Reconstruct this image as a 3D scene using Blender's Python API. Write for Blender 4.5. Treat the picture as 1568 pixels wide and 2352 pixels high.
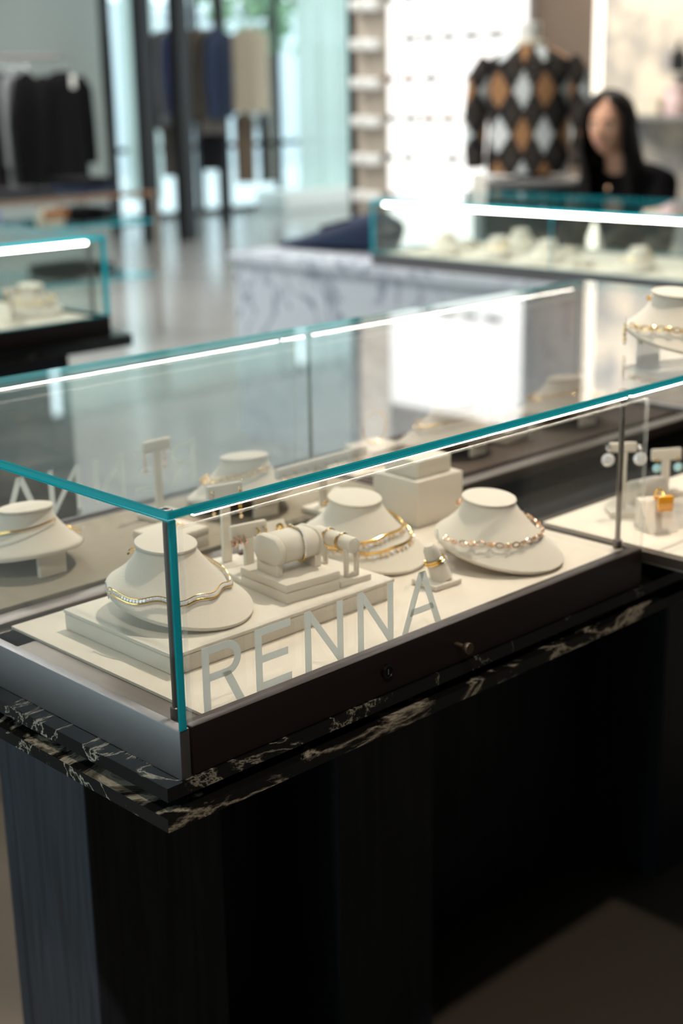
import bpy, bmesh, math, random
from mathutils import Vector, Matrix
random.seed(7)
PI = math.pi
R = math.radians
for o in list(bpy.data.objects): bpy.data.objects.remove(o)
C = bpy.context.scene.collection
SC = bpy.context.scene

# ------------------------------------------------------------------ camera
H = 0.87                                   # counter top above the floor; most heights below are given from the counter top
CAM = Vector((-0.68533, -0.91743, 0.58268 + H))
YAW, PITCH, ROLL, FPX = 0.802349, 0.288746, -0.0184003, 3266.67
_cy, _sy, _cp, _sp = math.cos(YAW), math.sin(YAW), math.cos(PITCH), math.sin(PITCH)
FW = Vector((_cy*_cp, _sy*_cp, -_sp)); _rt = Vector((_sy, -_cy, 0)); _up = _rt.cross(FW)
RT = math.cos(ROLL)*_rt + math.sin(ROLL)*_up
UP = -math.sin(ROLL)*_rt + math.cos(ROLL)*_up
cam = bpy.data.cameras.new('camera'); camo = bpy.data.objects.new('camera', cam); C.objects.link(camo)
camo.matrix_world = Matrix((( RT.x, UP.x, -FW.x, CAM.x), (RT.y, UP.y, -FW.y, CAM.y), (RT.z, UP.z, -FW.z, CAM.z), (0, 0, 0, 1)))
cam.sensor_fit = 'HORIZONTAL'; cam.sensor_width = 24; cam.lens = 50; cam.clip_start = 0.05; cam.clip_end = 200
cam.dof.use_dof = True; cam.dof.focus_distance = 1.33; cam.dof.aperture_fstop = 3.7
SC.camera = camo
def ray(u, v): return FW + RT*((u-784)/FPX) + UP*((1176-v)/FPX)
def onz(u, v, z): d = ray(u, v); return CAM + d*((z-CAM.z)/d.z)          # pixel on a level surface
def onx(u, v, x): d = ray(u, v); return CAM + d*((x-CAM.x)/d.x)          # pixel on a wall facing x
def ony(u, v, y): d = ray(u, v); return CAM + d*((y-CAM.y)/d.y)          # pixel on a wall facing y
def atd(u, v, d): return CAM + ray(u, v)*d                               # pixel at a known distance

# ------------------------------------------------------------------ view, world
SC.view_settings.view_transform = 'Standard'
SC.view_settings.look = 'None'
SC.view_settings.gamma = 1; SC.view_settings.use_curve_mapping = False
SC.view_settings.exposure = 0.25
SC.cycles.max_bounces = 14; SC.cycles.transparent_max_bounces = 48; SC.cycles.glossy_bounces = 6
SC.cycles.caustics_reflective = False; SC.cycles.caustics_refractive = False
SC.cycles.sample_clamp_indirect = 6
W = bpy.data.worlds.new('daylight'); SC.world = W; W.use_nodes = True
bg = W.node_tree.nodes['Background']; bg.inputs[0].default_value = (0.78, 0.94, 1.0, 1); bg.inputs[1].default_value = 2.3

def area(name, loc, rot, sx, sy, power, col, portal=False, spread=PI):
    l = bpy.data.lights.new(name, 'AREA'); l.shape = 'RECTANGLE'; l.size = sx; l.size_y = sy; l.energy = power; l.color = col; l.spread = spread
    if portal: l.cycles.is_portal = True
    o = bpy.data.objects.new(name, l); C.objects.link(o); o.location = loc; o.rotation_euler = rot; return o
def spot(name, loc, target, power, col, ang=40, blend=.6, rad=.05):
    l = bpy.data.lights.new(name, 'SPOT'); l.energy = power; l.color = col; l.spot_size = R(ang); l.spot_blend = blend; l.shadow_soft_size = rad
    o = bpy.data.objects.new(name, l); C.objects.link(o); o.location = loc
    o.rotation_euler = (Vector(target)-Vector(loc)).to_track_quat('-Z', 'Y').to_euler(); return o
CEIL = 4.47
# windows: daylight portals
area('window_daylight', (11.7, 13.05, 2.2), (R(-90), 0, 0), 6.8, 4.4, 1, (1, 1, 1), portal=True)
area('shopfront_daylight', (-3.55, 2.4, 1.9), (0, R(-90), 0), 3.0, 5.0, 1, (1, 1, 1), portal=True)
# added fill lights, unseen overhead (their housings are built with the ceiling further down)
WARM = (1.0, .86, .70)
FILL_PANELS = [(1.5, 4.4, 110), (3.2, 7.6, 120), (5.8, 8.0, 120), (5.2, 4.2, 90), (12.5, 9.0, 150)]
for px, py, pw in FILL_PANELS:
    area('added_fill_light', (px, py, CEIL-.06), (0, 0, 0), 1.2, 1.2, pw, (1, .97, .92))
# track spots
SPOTS = [((1.75, .45, 4.2), (.42, .18, H), 335, 24), ((2.0, .9, 4.2), (1.0, .3, H), 120, 24), ((-1.4, -1.7, 4.2), (.9, -.1, .3), 150, 44), ((3.2, 1.6, 4.2), (3.5, 2.2, H), 150, 40),
         ((1.0, 3.4, 4.2), (.7, 2.3, H), 120, 40), ((5.6, 3.4, 4.2), (7.0, 3.9, 1.6), 420, 64), ((2.3, 3.5, 3.9), (4.3, 2.8, 1.4), 240, 26)]
for a, b, pw, an in SPOTS: spot('track_spot_light', a, b, pw, WARM, an)

# ------------------------------------------------------------------ materials
MAT = {}
def new_mat(name):
    m = bpy.data.materials.new(name); m.use_nodes = True; MAT[name] = m
    nt = m.node_tree; return m, nt, nt.nodes['Principled BSDF'], nt.nodes['Material Output']
def pm(name, col, rough=.5, metal=0., spec=.5, noise=None, bump=None, sheen=0, coat=0, emit=None, es=0, alpha=None):
    """principled material; noise=(scale, amount, second colour); bump=(scale, strength)"""
    m, nt, b, out = new_mat(name)
    b.inputs['Base Color'].default_value = (*col, 1); b.inputs['Roughness'].default_value = rough; b.inputs['Metallic'].default_value = metal
    b.inputs['Specular IOR Level'].default_value = spec
    if sheen: b.inputs['Sheen Weight'].default_value = sheen
    if coat: b.inputs['Coat Weight'].default_value = coat
    if emit: b.inputs['Emission Color'].default_value = (*emit, 1); b.inputs['Emission Strength'].default_value = es
    tc = nt.nodes.new('ShaderNodeTexCoord')
    if noise:
        n = nt.nodes.new('ShaderNodeTexNoise'); n.inputs['Scale'].default_value = noise[0]; n.inputs['Detail'].default_value = 6
        nt.links.new(tc.outputs['Object'], n.inputs['Vector'])
        r = nt.nodes.new('ShaderNodeValToRGB'); r.color_ramp.elements[0].position = .5-noise[1]; r.color_ramp.elements[1].position = .5+noise[1]
        r.color_ramp.elements[0].color = (*col, 1); r.color_ramp.elements[1].color = (*noise[2], 1)
        nt.links.new(n.outputs['Fac'], r.inputs['Fac']); nt.links.new(r.outputs['Color'], b.inputs['Base Color'])
    if bump:
        n = nt.nodes.new('ShaderNodeTexNoise'); n.inputs['Scale'].default_value = bump[0]; n.inputs['Detail'].default_value = 4
        nt.links.new(tc.outputs['Object'], n.inputs['Vector'])
        bp = nt.nodes.new('ShaderNodeBump'); bp.inputs['Strength'].default_value = bump[1]; bp.inputs['Distance'].default_value = .002
        nt.links.new(n.outputs['Fac'], bp.inputs['Height']); nt.links.new(bp.outputs['Normal'], b.inputs['Normal'])
    return m
def glass_mat(name, tint=(.985, .995, .992), ior=1.52, op=0.0):
    """flat pane: clear transmission plus fresnel mirror, the same on both faces"""
    m, nt, b, out = new_mat(name); N = nt.nodes.new; L = nt.links.new
    nt.nodes.remove(b)
    t = N('ShaderNodeBsdfTransparent'); t.inputs[0].default_value = (*tint, 1)
    g = N('ShaderNodeBsdfGlossy'); g.inputs['Roughness'].default_value = 0.0; g.inputs['Color'].default_value = (1, 1, 1, 1)
    fr = N('ShaderNodeFresnel'); geo = N('ShaderNodeNewGeometry'); mr = N('ShaderNodeMapRange')
    mr.inputs['To Min'].default_value = ior; mr.inputs['To Max'].default_value = 1/ior
    L(geo.outputs['Backfacing'], mr.inputs['Value']); L(mr.outputs['Result'], fr.inputs['IOR'])
    mx = N('ShaderNodeMixShader'); L(fr.outputs['Fac'], mx.inputs[0]); L(t.outputs[0], mx.inputs[1]); L(g.outputs[0], mx.inputs[2])
    L(mx.outputs[0], out.inputs['Surface']); return m
def edge_mat(name, col):
    """polished glass edge: carries light from inside the pane"""
    m, nt, b, out = new_mat(name); N = nt.nodes.new; L = nt.links.new
    nt.nodes.remove(b)
    t = N('ShaderNodeBsdfTranslucent'); t.inputs[0].default_value = (*col, 1)
    d = N('ShaderNodeBsdfDiffuse'); d.inputs[0].default_value = (*col, 1)
    g = N('ShaderNodeBsdfGlossy'); g.inputs['Roughness'].default_value = .12; g.inputs['Color'].default_value = (.6, .95, 1, 1)
    a = N('ShaderNodeAddShader'); L(t.outputs[0], a.inputs[0]); L(d.outputs[0], a.inputs[1])
    mx = N('ShaderNodeMixShader'); mx.inputs[0].default_value = .12; L(a.outputs[0], mx.inputs[1]); L(g.outputs[0], mx.inputs[2])
    L(mx.outputs[0], out.inputs['Surface']); return m
def thin_mat(name, col, trans=.5, clear=0.0):
    m, nt, b, out = new_mat(name); N = nt.nodes.new; L = nt.links.new
    nt.nodes.remove(b)
    t = N('ShaderNodeBsdfTranslucent'); t.inputs[0].default_value = (*col, 1)
    d = N('ShaderNodeBsdfDiffuse'); d.inputs[0].default_value = (*col, 1)
    mx = N('ShaderNodeMixShader'); mx.inputs[0].default_value = trans; L(d.outputs[0], mx.inputs[1]); L(t.outputs[0], mx.inputs[2])
    c = N('ShaderNodeBsdfTransparent'); m2 = N('ShaderNodeMixShader'); m2.inputs[0].default_value = clear
    L(mx.outputs[0], m2.inputs[1]); L(c.outputs[0], m2.inputs[2]); L(m2.outputs[0], out.inputs['Surface']); return m
def emit_mat(name, col, s):
    m, nt, b, out = new_mat(name); nt.nodes.remove(b)
    e = nt.nodes.new('ShaderNodeEmission'); e.inputs[0].default_value = (*col, 1); e.inputs[1].default_value = s
    nt.links.new(e.outputs[0], out.inputs['Surface']); return m
def marble_mat(name, base, vein, mid, scale, rough=.12, w=.05, dist=2.0, stretch=(1, 1, 1)):
    m, nt, b, out = new_mat(name); N = nt.nodes.new; L = nt.links.new
    tc = N('ShaderNodeTexCoord'); mp = N('ShaderNodeMapping'); mp.inputs['Scale'].default_value = stretch; L(tc.outputs['Object'], mp.inputs['Vector'])
    n = N('ShaderNodeTexNoise'); n.inputs['Scale'].default_value = scale; n.inputs['Detail'].default_value = 8; n.inputs['Roughness'].default_value = .62; n.inputs['Distortion'].default_value = dist
    L(mp.outputs['Vector'], n.inputs['Vector'])
    s = N('ShaderNodeMath'); s.operation = 'SUBTRACT'; s.inputs[1].default_value = .5; L(n.outputs['Fac'], s.inputs[0])
    a = N('ShaderNodeMath'); a.operation = 'ABSOLUTE'; L(s.outputs[0], a.inputs[0])
    n2 = N('ShaderNodeTexNoise'); n2.inputs['Scale'].default_value = scale*.35; n2.inputs['Detail'].default_value = 3; L(mp.outputs['Vector'], n2.inputs['Vector'])
    k = N('ShaderNodeMapRange'); k.inputs['From Min'].default_value = .40; k.inputs['From Max'].default_value = .66; k.inputs['To Min'].default_value = .004; k.inputs['To Max'].default_value = w; L(n2.outputs['Fac'], k.inputs['Value'])
    dv = N('ShaderNodeMath'); dv.operation = 'DIVIDE'; L(a.outputs[0], dv.inputs[0]); L(k.outputs['Result'], dv.inputs[1])
    r = N('ShaderNodeValToRGB'); e = r.color_ramp.elements; e[0].position = 0; e[0].color = (*vein, 1); e[1].position = 1; e[1].color = (*base, 1)
    x = r.color_ramp.elements.new(.45); x.color = (*mid, 1)
    L(dv.outputs[0], r.inputs['Fac']); L(r.outputs['Color'], b.inputs['Base Color']); b.inputs['Roughness'].default_value = rough
    return m

pm('suede', (.70, .645, .555), .95, spec=.15, noise=(420, .35, (.75, .695, .605)), bump=(900, .25), sheen=.3)
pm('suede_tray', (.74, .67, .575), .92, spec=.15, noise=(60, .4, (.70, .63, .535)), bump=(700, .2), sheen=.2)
pm('bronze', (.048, .033, .030), .42, metal=.55, spec=.4, bump=(1500, .05))
pm('bronze_daylit', (.215, .21, .22), .45, metal=.75, spec=.4, bump=(1500, .05))  # lit copy of bronze: cool side daylight put into the colour
pm('bronze_mid', (.13, .105, .088), .4, metal=.6)
pm('bronze_rail', (.085, .062, .048), .4, metal=.5)
pm('matte_brown', (.075, .052, .04), .9)
pm('suede_dimmed', (.33, .295, .235), .92, spec=.15, noise=(60, .4, (.29, .255, .20)), bump=(700, .2))  # tray suede darkened so the rear row looks dimly lit
pm('bronze_light', (.23, .17, .13), .35, metal=.9)
pm('rod_metal', (.16, .14, .13), .3, metal=.9)
pm('black_metal', (.012, .011, .011), .35, metal=.5)
pm('black_void', (.004, .0035, .0035), .7, spec=.2)
glass_mat('glass'); edge_mat('glass_edge', (.003, .20, .245)); thin_mat('glass_edge_clear', (.72, .74, .70), .5, .72)
glass_mat('glass_far', tint=(.95, .985, .975)); edge_mat('glass_edge_far', (.004, .32, .40))
thin_mat('frosted_vinyl', (.93, .95, .92), .62, .24)
emit_mat('led', (1.0, .90, .78), 26)
emit_mat('led_far', (1.0, .90, .80), 22)
emit_mat('lightbox', (1.0, .970, .925), 1.5)
emit_mat('strip_glow', (1.0, .90, .74), 2.2)
emit_mat('fill_glow', (1.0, .97, .92), 3.0)
marble_mat('black_marble', (.012, .013, .014), (.60, .55, .45), (.07, .066, .06), 7, .14, .030, 1.2, (.6, 1, 1.3))
marble_mat('white_marble', (.74, .79, .87), (.22, .25, .36), (.60, .64, .74), 2.2, .2, .035, 1.2)
marble_mat('black_marble_edge', (.012, .012, .012), (.62, .55, .43), (.20, .175, .14), 8, .2, .085, 1.6, (.6, 1, 1.6))
def wood_mat(name, a, b_):
    m, nt, b, out = new_mat(name); N = nt.nodes.new; L = nt.links.new
    tc = N('ShaderNodeTexCoord'); mp = N('ShaderNodeMapping'); mp.inputs['Scale'].default_value = (60, 60, 2.2); L(tc.outputs['Object'], mp.inputs['Vector'])
    n = N('ShaderNodeTexNoise'); n.inputs['Scale'].default_value = 1.6; n.inputs['Detail'].default_value = 5; n.inputs['Distortion'].default_value = .8; L(mp.outputs['Vector'], n.inputs['Vector'])
    r = N('ShaderNodeValToRGB'); r.color_ramp.elements[0].position = .38; r.color_ramp.elements[1].position = .62; r.color_ramp.elements[0].color = (*a, 1); r.color_ramp.elements[1].color = (*b_, 1)
    L(n.outputs['Fac'], r.inputs['Fac']); L(r.outputs['Color'], b.inputs['Base Color']); b.inputs['Roughness'].default_value = .5
    bp = N('ShaderNodeBump'); bp.inputs['Strength'].default_value = .3; bp.inputs['Distance'].default_value = .001; L(n.outputs['Fac'], bp.inputs['Height']); L(bp.outputs['Normal'], b.inputs['Normal'])
wood_mat('dark_wood', (.020, .025, .037), (.040, .048, .066))
pm('carpet', (.150, .122, .098), .97, spec=.05, noise=(120, .35, (.115, .095, .078)), bump=(420, .6))
pm('concrete', (.27, .27, .265), .16, spec=.5, noise=(1.3, .4, (.33, .33, .32)))
pm('wall_paint', (.39, .43, .41), .8)
pm('wall_taupe', (.115, .082, .060), .6, noise=(2, .4, (.10, .072, .052)))
pm('pillar_taupe', (.42, .36, .30), .6)
pm('wall_dark', (.05, .045, .042), .8)
pm('ceiling_paint', (.72, .77, .75), .9)
pm('stone_wall', (.66, .58, .47), .55, noise=(3.4, .11, (.25, .245, .25)))
pm('gold', (.93, .62, .22), .16, metal=1)
pm('rose_gold', (.95, .62, .45), .16, metal=1)
pm('silver', (.85, .85, .86), .12, metal=1)
pm('diamond', (.95, .95, .97), .05, metal=.15, spec=1)
pm('diamond_blue', (.45, .80, .88), .05, metal=.15, spec=1)
pm('diamond_gold', (.98, .72, .42), .06, metal=.3, spec=1)
pm('amber', (.85, .36, .02), .1, spec=.8, coat=.5)
pm('pale_plastic', (.78, .78, .76), .3)
pm('white_card', (.85, .84, .80), .6)
pm('black_cloth', (.005, .005, .006), .95, spec=.1)
pm('charcoal_cloth', (.022, .022, .026), .95, spec=.1)
pm('navy_cloth', (.012, .022, .055), .9)
pm('indigo_cloth', (.035, .05, .14), .9)
pm('beige_cloth', (.42, .36, .27), .95, noise=(40, .3, (.36, .31, .23)))
pm('brown_cloth', (.14, .10, .07), .95)
pm('taupe_cloth', (.10, .085, .072), .95)
pm('grey_cloth', (.18, .19, .20), .95)
pm('rust_cloth', (.36, .14, .05), .9)
pm('cream_cloth', (.66, .60, .48), .9)
pm('lilac_paper', (.27, .28, .55), .6)
pm('copper', (.45, .27, .19), .35, metal=.8)
pm('chrome', (.6, .6, .6), .15, metal=1)
thin_mat('sheer_curtain', (.66, .76, .72), .55, .08)
pm('sill_white', (.82, .86, .84), .4)
pm('tortoise', (.25, .09, .03), .25)
pm('black_frame', (.015, .015, .015), .25)
pm('grey_frame', (.20, .20, .20), .25)
pm('lens_dark', (.05, .045, .04), .08)
pm('skin', (.60, .33, .23), .5, spec=.3)
pm('lip', (.42, .13, .12), .4)
pm('eye_white', (.7, .68, .64), .2)
pm('iris', (.03, .018, .012), .15)
pm('hair', (.006, .004, .0035), .5, spec=.2, bump=(60, .3))
pm('blouse', (.004, .0035, .0045), .9, spec=.1)
pm('pink', (.66, .50, .50), .6)
pm('leaf', (.22, .36, .20), .7)
pm('bark', (.12, .09, .07), .9)
pm('facade', (.62, .66, .70), .8)
pm('paving', (.66, .68, .70), .8)
pm('lamp_housing', (.03, .03, .03), .4)

# ------------------------------------------------------------------ mesh helpers
class MB:
    def __init__(s): s.bm = bmesh.new(); s.mi = 0
    def _fin(s, faces):
        for f in faces: f.material_index = s.mi
    def face(s, pts):
        f = s.bm.faces.new([s.bm.verts.new(p) for p in pts]); f.material_index = s.mi; return f
    def box(s, x0, x1, y0, y1, z0, z1, b=0, seg=2, M=None):
        r = bmesh.ops.create_cube(s.bm, size=1); vs = r['verts']
        for v in vs: v.co = Vector((x0+(v.co.x+.5)*(x1-x0), y0+(v.co.y+.5)*(y1-y0), z0+(v.co.z+.5)*(z1-z0)))
        fs = {f for v in vs for f in v.link_faces}; s._fin(fs)
        if b:
            es = list({e for v in vs for e in v.link_edges})
            r = bmesh.ops.bevel(s.bm, geom=es, offset=b, segments=seg, affect='EDGES', profile=.5, clamp_overlap=True)
            vs = list({v for f in r['faces'] for v in f.verts}|{v for v in vs if v.is_valid}); s._fin(r['faces'])
        if M is not None:
            for v in vs: v.co = M @ v.co
        return s
    def rings(s, rings, cap0=True, cap1=True, closed=True):
        vr = [[s.bm.verts.new(p) for p in r] for r in rings]; n = len(vr[0])
        for a, b in zip(vr, vr[1:]):
            for i in range(n if closed else n-1):
                j = (i+1) % n
                f = s.bm.faces.new((a[i], a[j], b[j], b[i])); f.material_index = s.mi
        if cap0: f = s.bm.faces.new(list(reversed(vr[0]))); f.material_index = s.mi
        if cap1: f = s.bm.faces.new(vr[-1]); f.material_index = s.mi
        return s
    def tube(s, pts, r, n=8, closed=False, caps=True, flat=1.0):
        P = [Vector(p) for p in pts]; m = len(P)
        rr = r if isinstance(r, (list, tuple)) else [r]*m
        T = []
        for i in range(m):
            a = P[(i-1) % m] if (closed or i > 0) else P[0]; b = P[(i+1) % m] if (closed or i < m-1) else P[-1]
            t = (b-a); T.append(t.normalized() if t.length > 1e-12 else Vector((0, 0, 1)))
        u = T[0].orthogonal().normalized()
        if abs(T[0].z) < .9: u = (Vector((0, 0, 1))-T[0]*T[0].z).normalized()
        rs = []
        for i in range(m):
            u = (u-T[i]*u.dot(T[i])).normalized(); w = T[i].cross(u)
            rs.append([P[i]+(u*math.cos(2*PI*k/n)+w*(math.sin(2*PI*k/n)*flat))*rr[i] for k in range(n)])
        if closed: rs.append(rs[0]); s.rings(rs, False, False)
        else: s.rings(rs, caps, caps)
        return s
    def lathe(s, prof, n=24, c=(0, 0, 0), sx=1, sy=1, M=None):
        c = Vector(c); rs = []
        for r, z in prof:
            ring = [Vector((max(r, 1e-5)*math.cos(2*PI*k/n)*sx, max(r, 1e-5)*math.sin(2*PI*k/n)*sy, z))+c for k in range(n)]
            if M is not None: ring = [M @ p for p in ring]
            rs.append(ring)
        return s.rings(rs)
    def ball(s, c, r, n=8, sc=(1, 1, 1)):
        k = max(4, n//2)
        return s.lathe([(r*math.sin(PI*i/k)*1, -r*math.cos(PI*i/k)*sc[2]) for i in range(k+1)], n, c, sc[0], sc[1])
    def gem(s, c, r, up=(0, 0, 1), n=6):
        c = Vector(c); up = Vector(up).normalized(); u = up.orthogonal().normalized(); w = up.cross(u)
        def rg(rad, h): return [c+up*h+(u*math.cos(2*PI*k/n)+w*math.sin(2*PI*k/n))*rad for k in range(n)]
        return s.rings([rg(r*.1, -r*.7), rg(r, 0), rg(r*.6, r*.45)])
    def torus(s, c, R_, r, axis=(0, 1, 0), n=20, k=6, a0=0, a1=2*PI):
        c = Vector(c); ax = Vector(axis).normalized(); u = ax.orthogonal().normalized(); w = ax.cross(u)
        full = abs(a1-a0-2*PI) < 1e-6
        m = n if full else n+1
        return s.tube([c+(u*math.cos(a0+(a1-a0)*i/n)+w*math.sin(a0+(a1-a0)*i/n))*R_ for i in range(m)], r, k, closed=full)
    def prism(s, poly, y0, y1):
        """polygon in x,z pushed along y"""
        return s.rings([[Vector((x, y0, z)) for x, z in poly], [Vector((x, y1, z)) for x, z in poly]])
def finish(mb, name, mats, parent=None, smooth=True, angle=38):
    bmesh.ops.recalc_face_normals(mb.bm, faces=mb.bm.faces)
    me = bpy.data.meshes.new(name); mb.bm.to_mesh(me); mb.bm.free()
    for m in (mats if isinstance(mats, (list, tuple)) else [mats]): me.materials.append(MAT[m])
    if smooth:
        me.polygons.foreach_set('use_smooth', [True]*len(me.polygons)); me.set_sharp_from_angle(angle=R(angle))
    o = bpy.data.objects.new(name, me); C.objects.link(o); o.parent = parent
    if name == 'gemstones': o['kind'] = 'stuff'
    return o
def tag(o, label, cat, group=None):
    o['label'] = label; o['category'] = cat
    if group: o['group'] = group
    return o
def thing(name, label, cat, loc=(0, 0, 0), rz=0, group=None):
    o = bpy.data.objects.new(name, None); C.objects.link(o); o.location = loc; o.rotation_euler = (0, 0, rz); o.empty_display_size = .05
    return tag(o, label, cat, group)
def struct(mb, name, mats, **k):
    o = finish(mb, name, mats, **k); o['kind'] = 'structure'; return o
def dup(root, loc, rz, label=None, group=None):
    r = root.copy(); C.objects.link(r); r.location = loc; r.rotation_euler = (0, 0, rz)
    if label: r['label'] = label
    if group: r['group'] = group
    for ch in list(root.children):
        c = ch.copy(); C.objects.link(c); c.parent = r
        for g in ch.children: d = g.copy(); C.objects.link(d); d.parent = c
    return r
def bx(*a, **k): return MB().box(*a, **k)
def pane(name, x0, x1, y0, y1, z0, z1, parent, far=False, ch=.0012, edge=None):
    """a glass sheet: the two wide faces clear, the narrow ground edges green"""
    mb = MB(); mb.box(x0, x1, y0, y1, z0, z1, b=ch, seg=1)
    d = [x1-x0, y1-y0, z1-z0]; ax = d.index(min(d))
    for f in mb.bm.faces:
        f.normal_update(); f.material_index = 0 if abs(f.normal[ax]) > .99 else 1
    s = '_far' if far else ''
    return finish(mb, name, ['glass'+s, edge or 'glass_edge'+s], parent, smooth=False)

# ------------------------------------------------------------------ the room
def wall(name, mat, *a): return struct(bx(*a), name, mat)
wall('floor', 'concrete', -4, 15.2, -3.2, 13.2, -.1, 0)
rug = finish(bx(-2.4, 2.9, -2.4, 1.95, 0, .008, b=.003), 'rug', 'carpet'); tag(rug, 'taupe woven carpet laid under the dark marble counter', 'carpet')
wall('ceiling', 'ceiling_paint', -4, 15.2, -3.2, 13.2, CEIL, CEIL+.1)
wall('wall_front', 'wall_dark', -4, 7.2, -3.3, -3.2, 0, CEIL)
# wall with the shopfront window beside the camera
wl = MB(); wl.box(-4.1, -3.9, -3.2, 0, 0, CEIL); wl.box(-4.1, -3.9, 5, 13.2, 0, CEIL); wl.box(-4.1, -3.9, 0, 5, 0, .35); wl.box(-4.1, -3.9, 0, 5, 3.4, CEIL)
struct(wl, 'wall_left', 'wall_paint')
w1 = MB(); 
for y in (0, 1.66, 3.33, 4.94): w1.box(-4.06, -3.94, y, y+.06, .35, 3.4)
for z in (.35, 3.34): w1.box(-4.06, -3.94, .06, 4.94, z, z+.06)
w1 = struct(w1, 'window_1', 'black_metal')
for y in (.06, 1.72, 3.39): finish(bx(-4.01, -4.0, y, y+1.6, .41, 3.34), 'pane', 'glass_far', w1, smooth=False)
# far wall: painted part, then the glazed part
XW = 9.22
wbk = MB(); wbk.box(-4, 8.2, 13.1, 13.25, 0, CEIL); wbk.box(8.2, XW, 13.1, 13.25, 0, 2.75); struct(wbk, 'wall_back', 'wall_paint')
struct(bx(8.2, 15.2, 13.1, 13.25, CEIL-.06, CEIL), 'trim_1', 'wall_paint')
w3 = MB(); w3.box(8.2, XW, 13.15, 13.21, 2.75, 2.80); w3.box(8.2, 8.25, 13.15, 13.21, 2.8, CEIL-.06); w3 = struct(w3, 'window_3', 'black_metal'); finish(bx(8.25, XW, 13.175, 13.185, 2.8, CEIL-.06), 'pane', 'glass_far', w3, smooth=False)
w2 = MB()
for x in (XW, 10.6, 11.9, 13.3, 15.1): w2.box(x, x+.06, 13.14, 13.22, 0, CEIL-.06)
for z in (.0, .78, CEIL-.12): w2.box(XW, 15.1, 13.15, 13.21, z, z+.06)
w2 = struct(w2, 'window_2', 'black_metal')
for a, b in ((XW+.06, 10.6), (10.66, 11.9), (11.96, 13.3), (13.36, 15.1)):
    finish(bx(a, b, 13.175, 13.185, .84, CEIL-.12), 'pane', 'glass_far', w2, smooth=False)
    finish(bx(a, b, 13.175, 13.185, .06, .78), 'pane', 'glass_far', w2, smooth=False)
sl = struct(bx(11.45, 15.1, 12.55, 13.1, 0, .24, b=.01), 'trim_2', 'sill_white')
wall('wall_east', 'wall_paint', 15.1, 15.25, 6.8, 13.25, 0, CEIL)
# the wall with the eyewear: taupe, pillar, stone
XE = 7.0
wall('wall_right', 'wall_taupe', XE+.02, XE+.3, 4.62, 6.78, 0, CEIL)
wall('wall_right_stone', 'stone_wall', XE-.02, XE+.3, -3.2, 4.60, 0, CEIL)
pl = MB(); pl.box(XE-.04, XE+.02, 6.45, 6.76, 0, CEIL); struct(pl, 'trim_3', 'pillar_taupe')
pe = MB(); pe.box(XE-.06, XE+.32, 6.76, 6.82, 0, CEIL); struct(pe, 'trim_4', 'black_metal')
st = finish(bx(XE-.03, XE+.0, 4.60, 4.66, .2, 3.4), 'light_strip', 'strip_glow'); tag(st, 'tall warm light strip between taupe wall and stone wall', 'light')
# ceiling fixtures: added fill panels, then track spots
for i, (px, py, pw) in enumerate(FILL_PANELS):
    t = thing('added_fill_panel', 'square flush fill light panel added unseen above the shop floor', 'light', (px, py, CEIL), 0, 'added square fill panels')
    fr = MB()
    for s in (-1, 1): fr.box(s*.64-.03, s*.64+.03, -.67, .67, -.05, 0); fr.box(-.61, .61, s*.64-.03, s*.64+.03, -.05, 0)
    finish(fr, 'frame', 'lamp_housing', t); finish(bx(-.61, .61, -.61, .61, -.02, 0), 'diffuser', 'fill_glow', t)
for a, b, pw, an in SPOTS:
    t = thing('track_spot', 'black ceiling spotlight aimed at the displays', 'light', (a[0], a[1], CEIL), 0, 'black ceiling spotlights')
    finish(MB().tube([(0, 0, 0), (0, 0, -.12)], .012), 'stem', 'lamp_housing', t)
    d = (Vector(b)-Vector(a)).normalized(); q = d.to_track_quat('Z', 'Y').to_matrix().to_4x4(); q.translation = Vector((0, 0, a[2]-CEIL))
    finish(MB().lathe([(.03, -.16), (.055, -.15), (.06, -.03), (.075, -.02), (.08, -.022), (.064, -.16)], 20, M=q), 'housing', 'lamp_housing', t)
# outdoors beyond the far window
gd = struct(bx(4, 26, 13.3, 34, -.25, -.15), 'pavement_outside', 'paving')
fc = thing('building', 'pale building across the street seen through the tall window', 'building', (17, 24, -.15))
finish(bx(-9, 9, 0, 1, 0, 3.4), 'wall', 'facade', fc)
for k in range(7): finish(bx(-8+k*2.3, -6.8+k*2.3, -.05, 0, .8, 2.6), 'window', 'grey_frame', fc)
def tree(loc, s, label):
    t = thing('street_tree', label, 'tree', loc, 0, 'street trees')
    finish(MB().tube([(0, 0, 0), (.05, 0, 1.2*s), (0, .05, 2.4*s)], [.12, .09, .05], 8), 'trunk', 'bark', t)
    c = MB()
    for k in range(900):
        a, h, r = random.uniform(0, 2*PI), random.gauss(0, .4), abs(random.gauss(0, .55))
        p = Vector((math.cos(a)*r, math.sin(a)*r, h+2.7))*s; n = Vector((random.gauss(0, 1), random.gauss(0, 1), random.gauss(0, 1))).normalized()
        u = n.orthogonal()*.09*s; v = n.cross(u)
        c.face([p-u, p-v*.6, p+u, p+v*.6])
    finish(c, 'crown', 'leaf', t, smooth=False)
tree((17.2, 19.2, -.15), 1.3, 'leafy green street tree outside the tall window')

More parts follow.
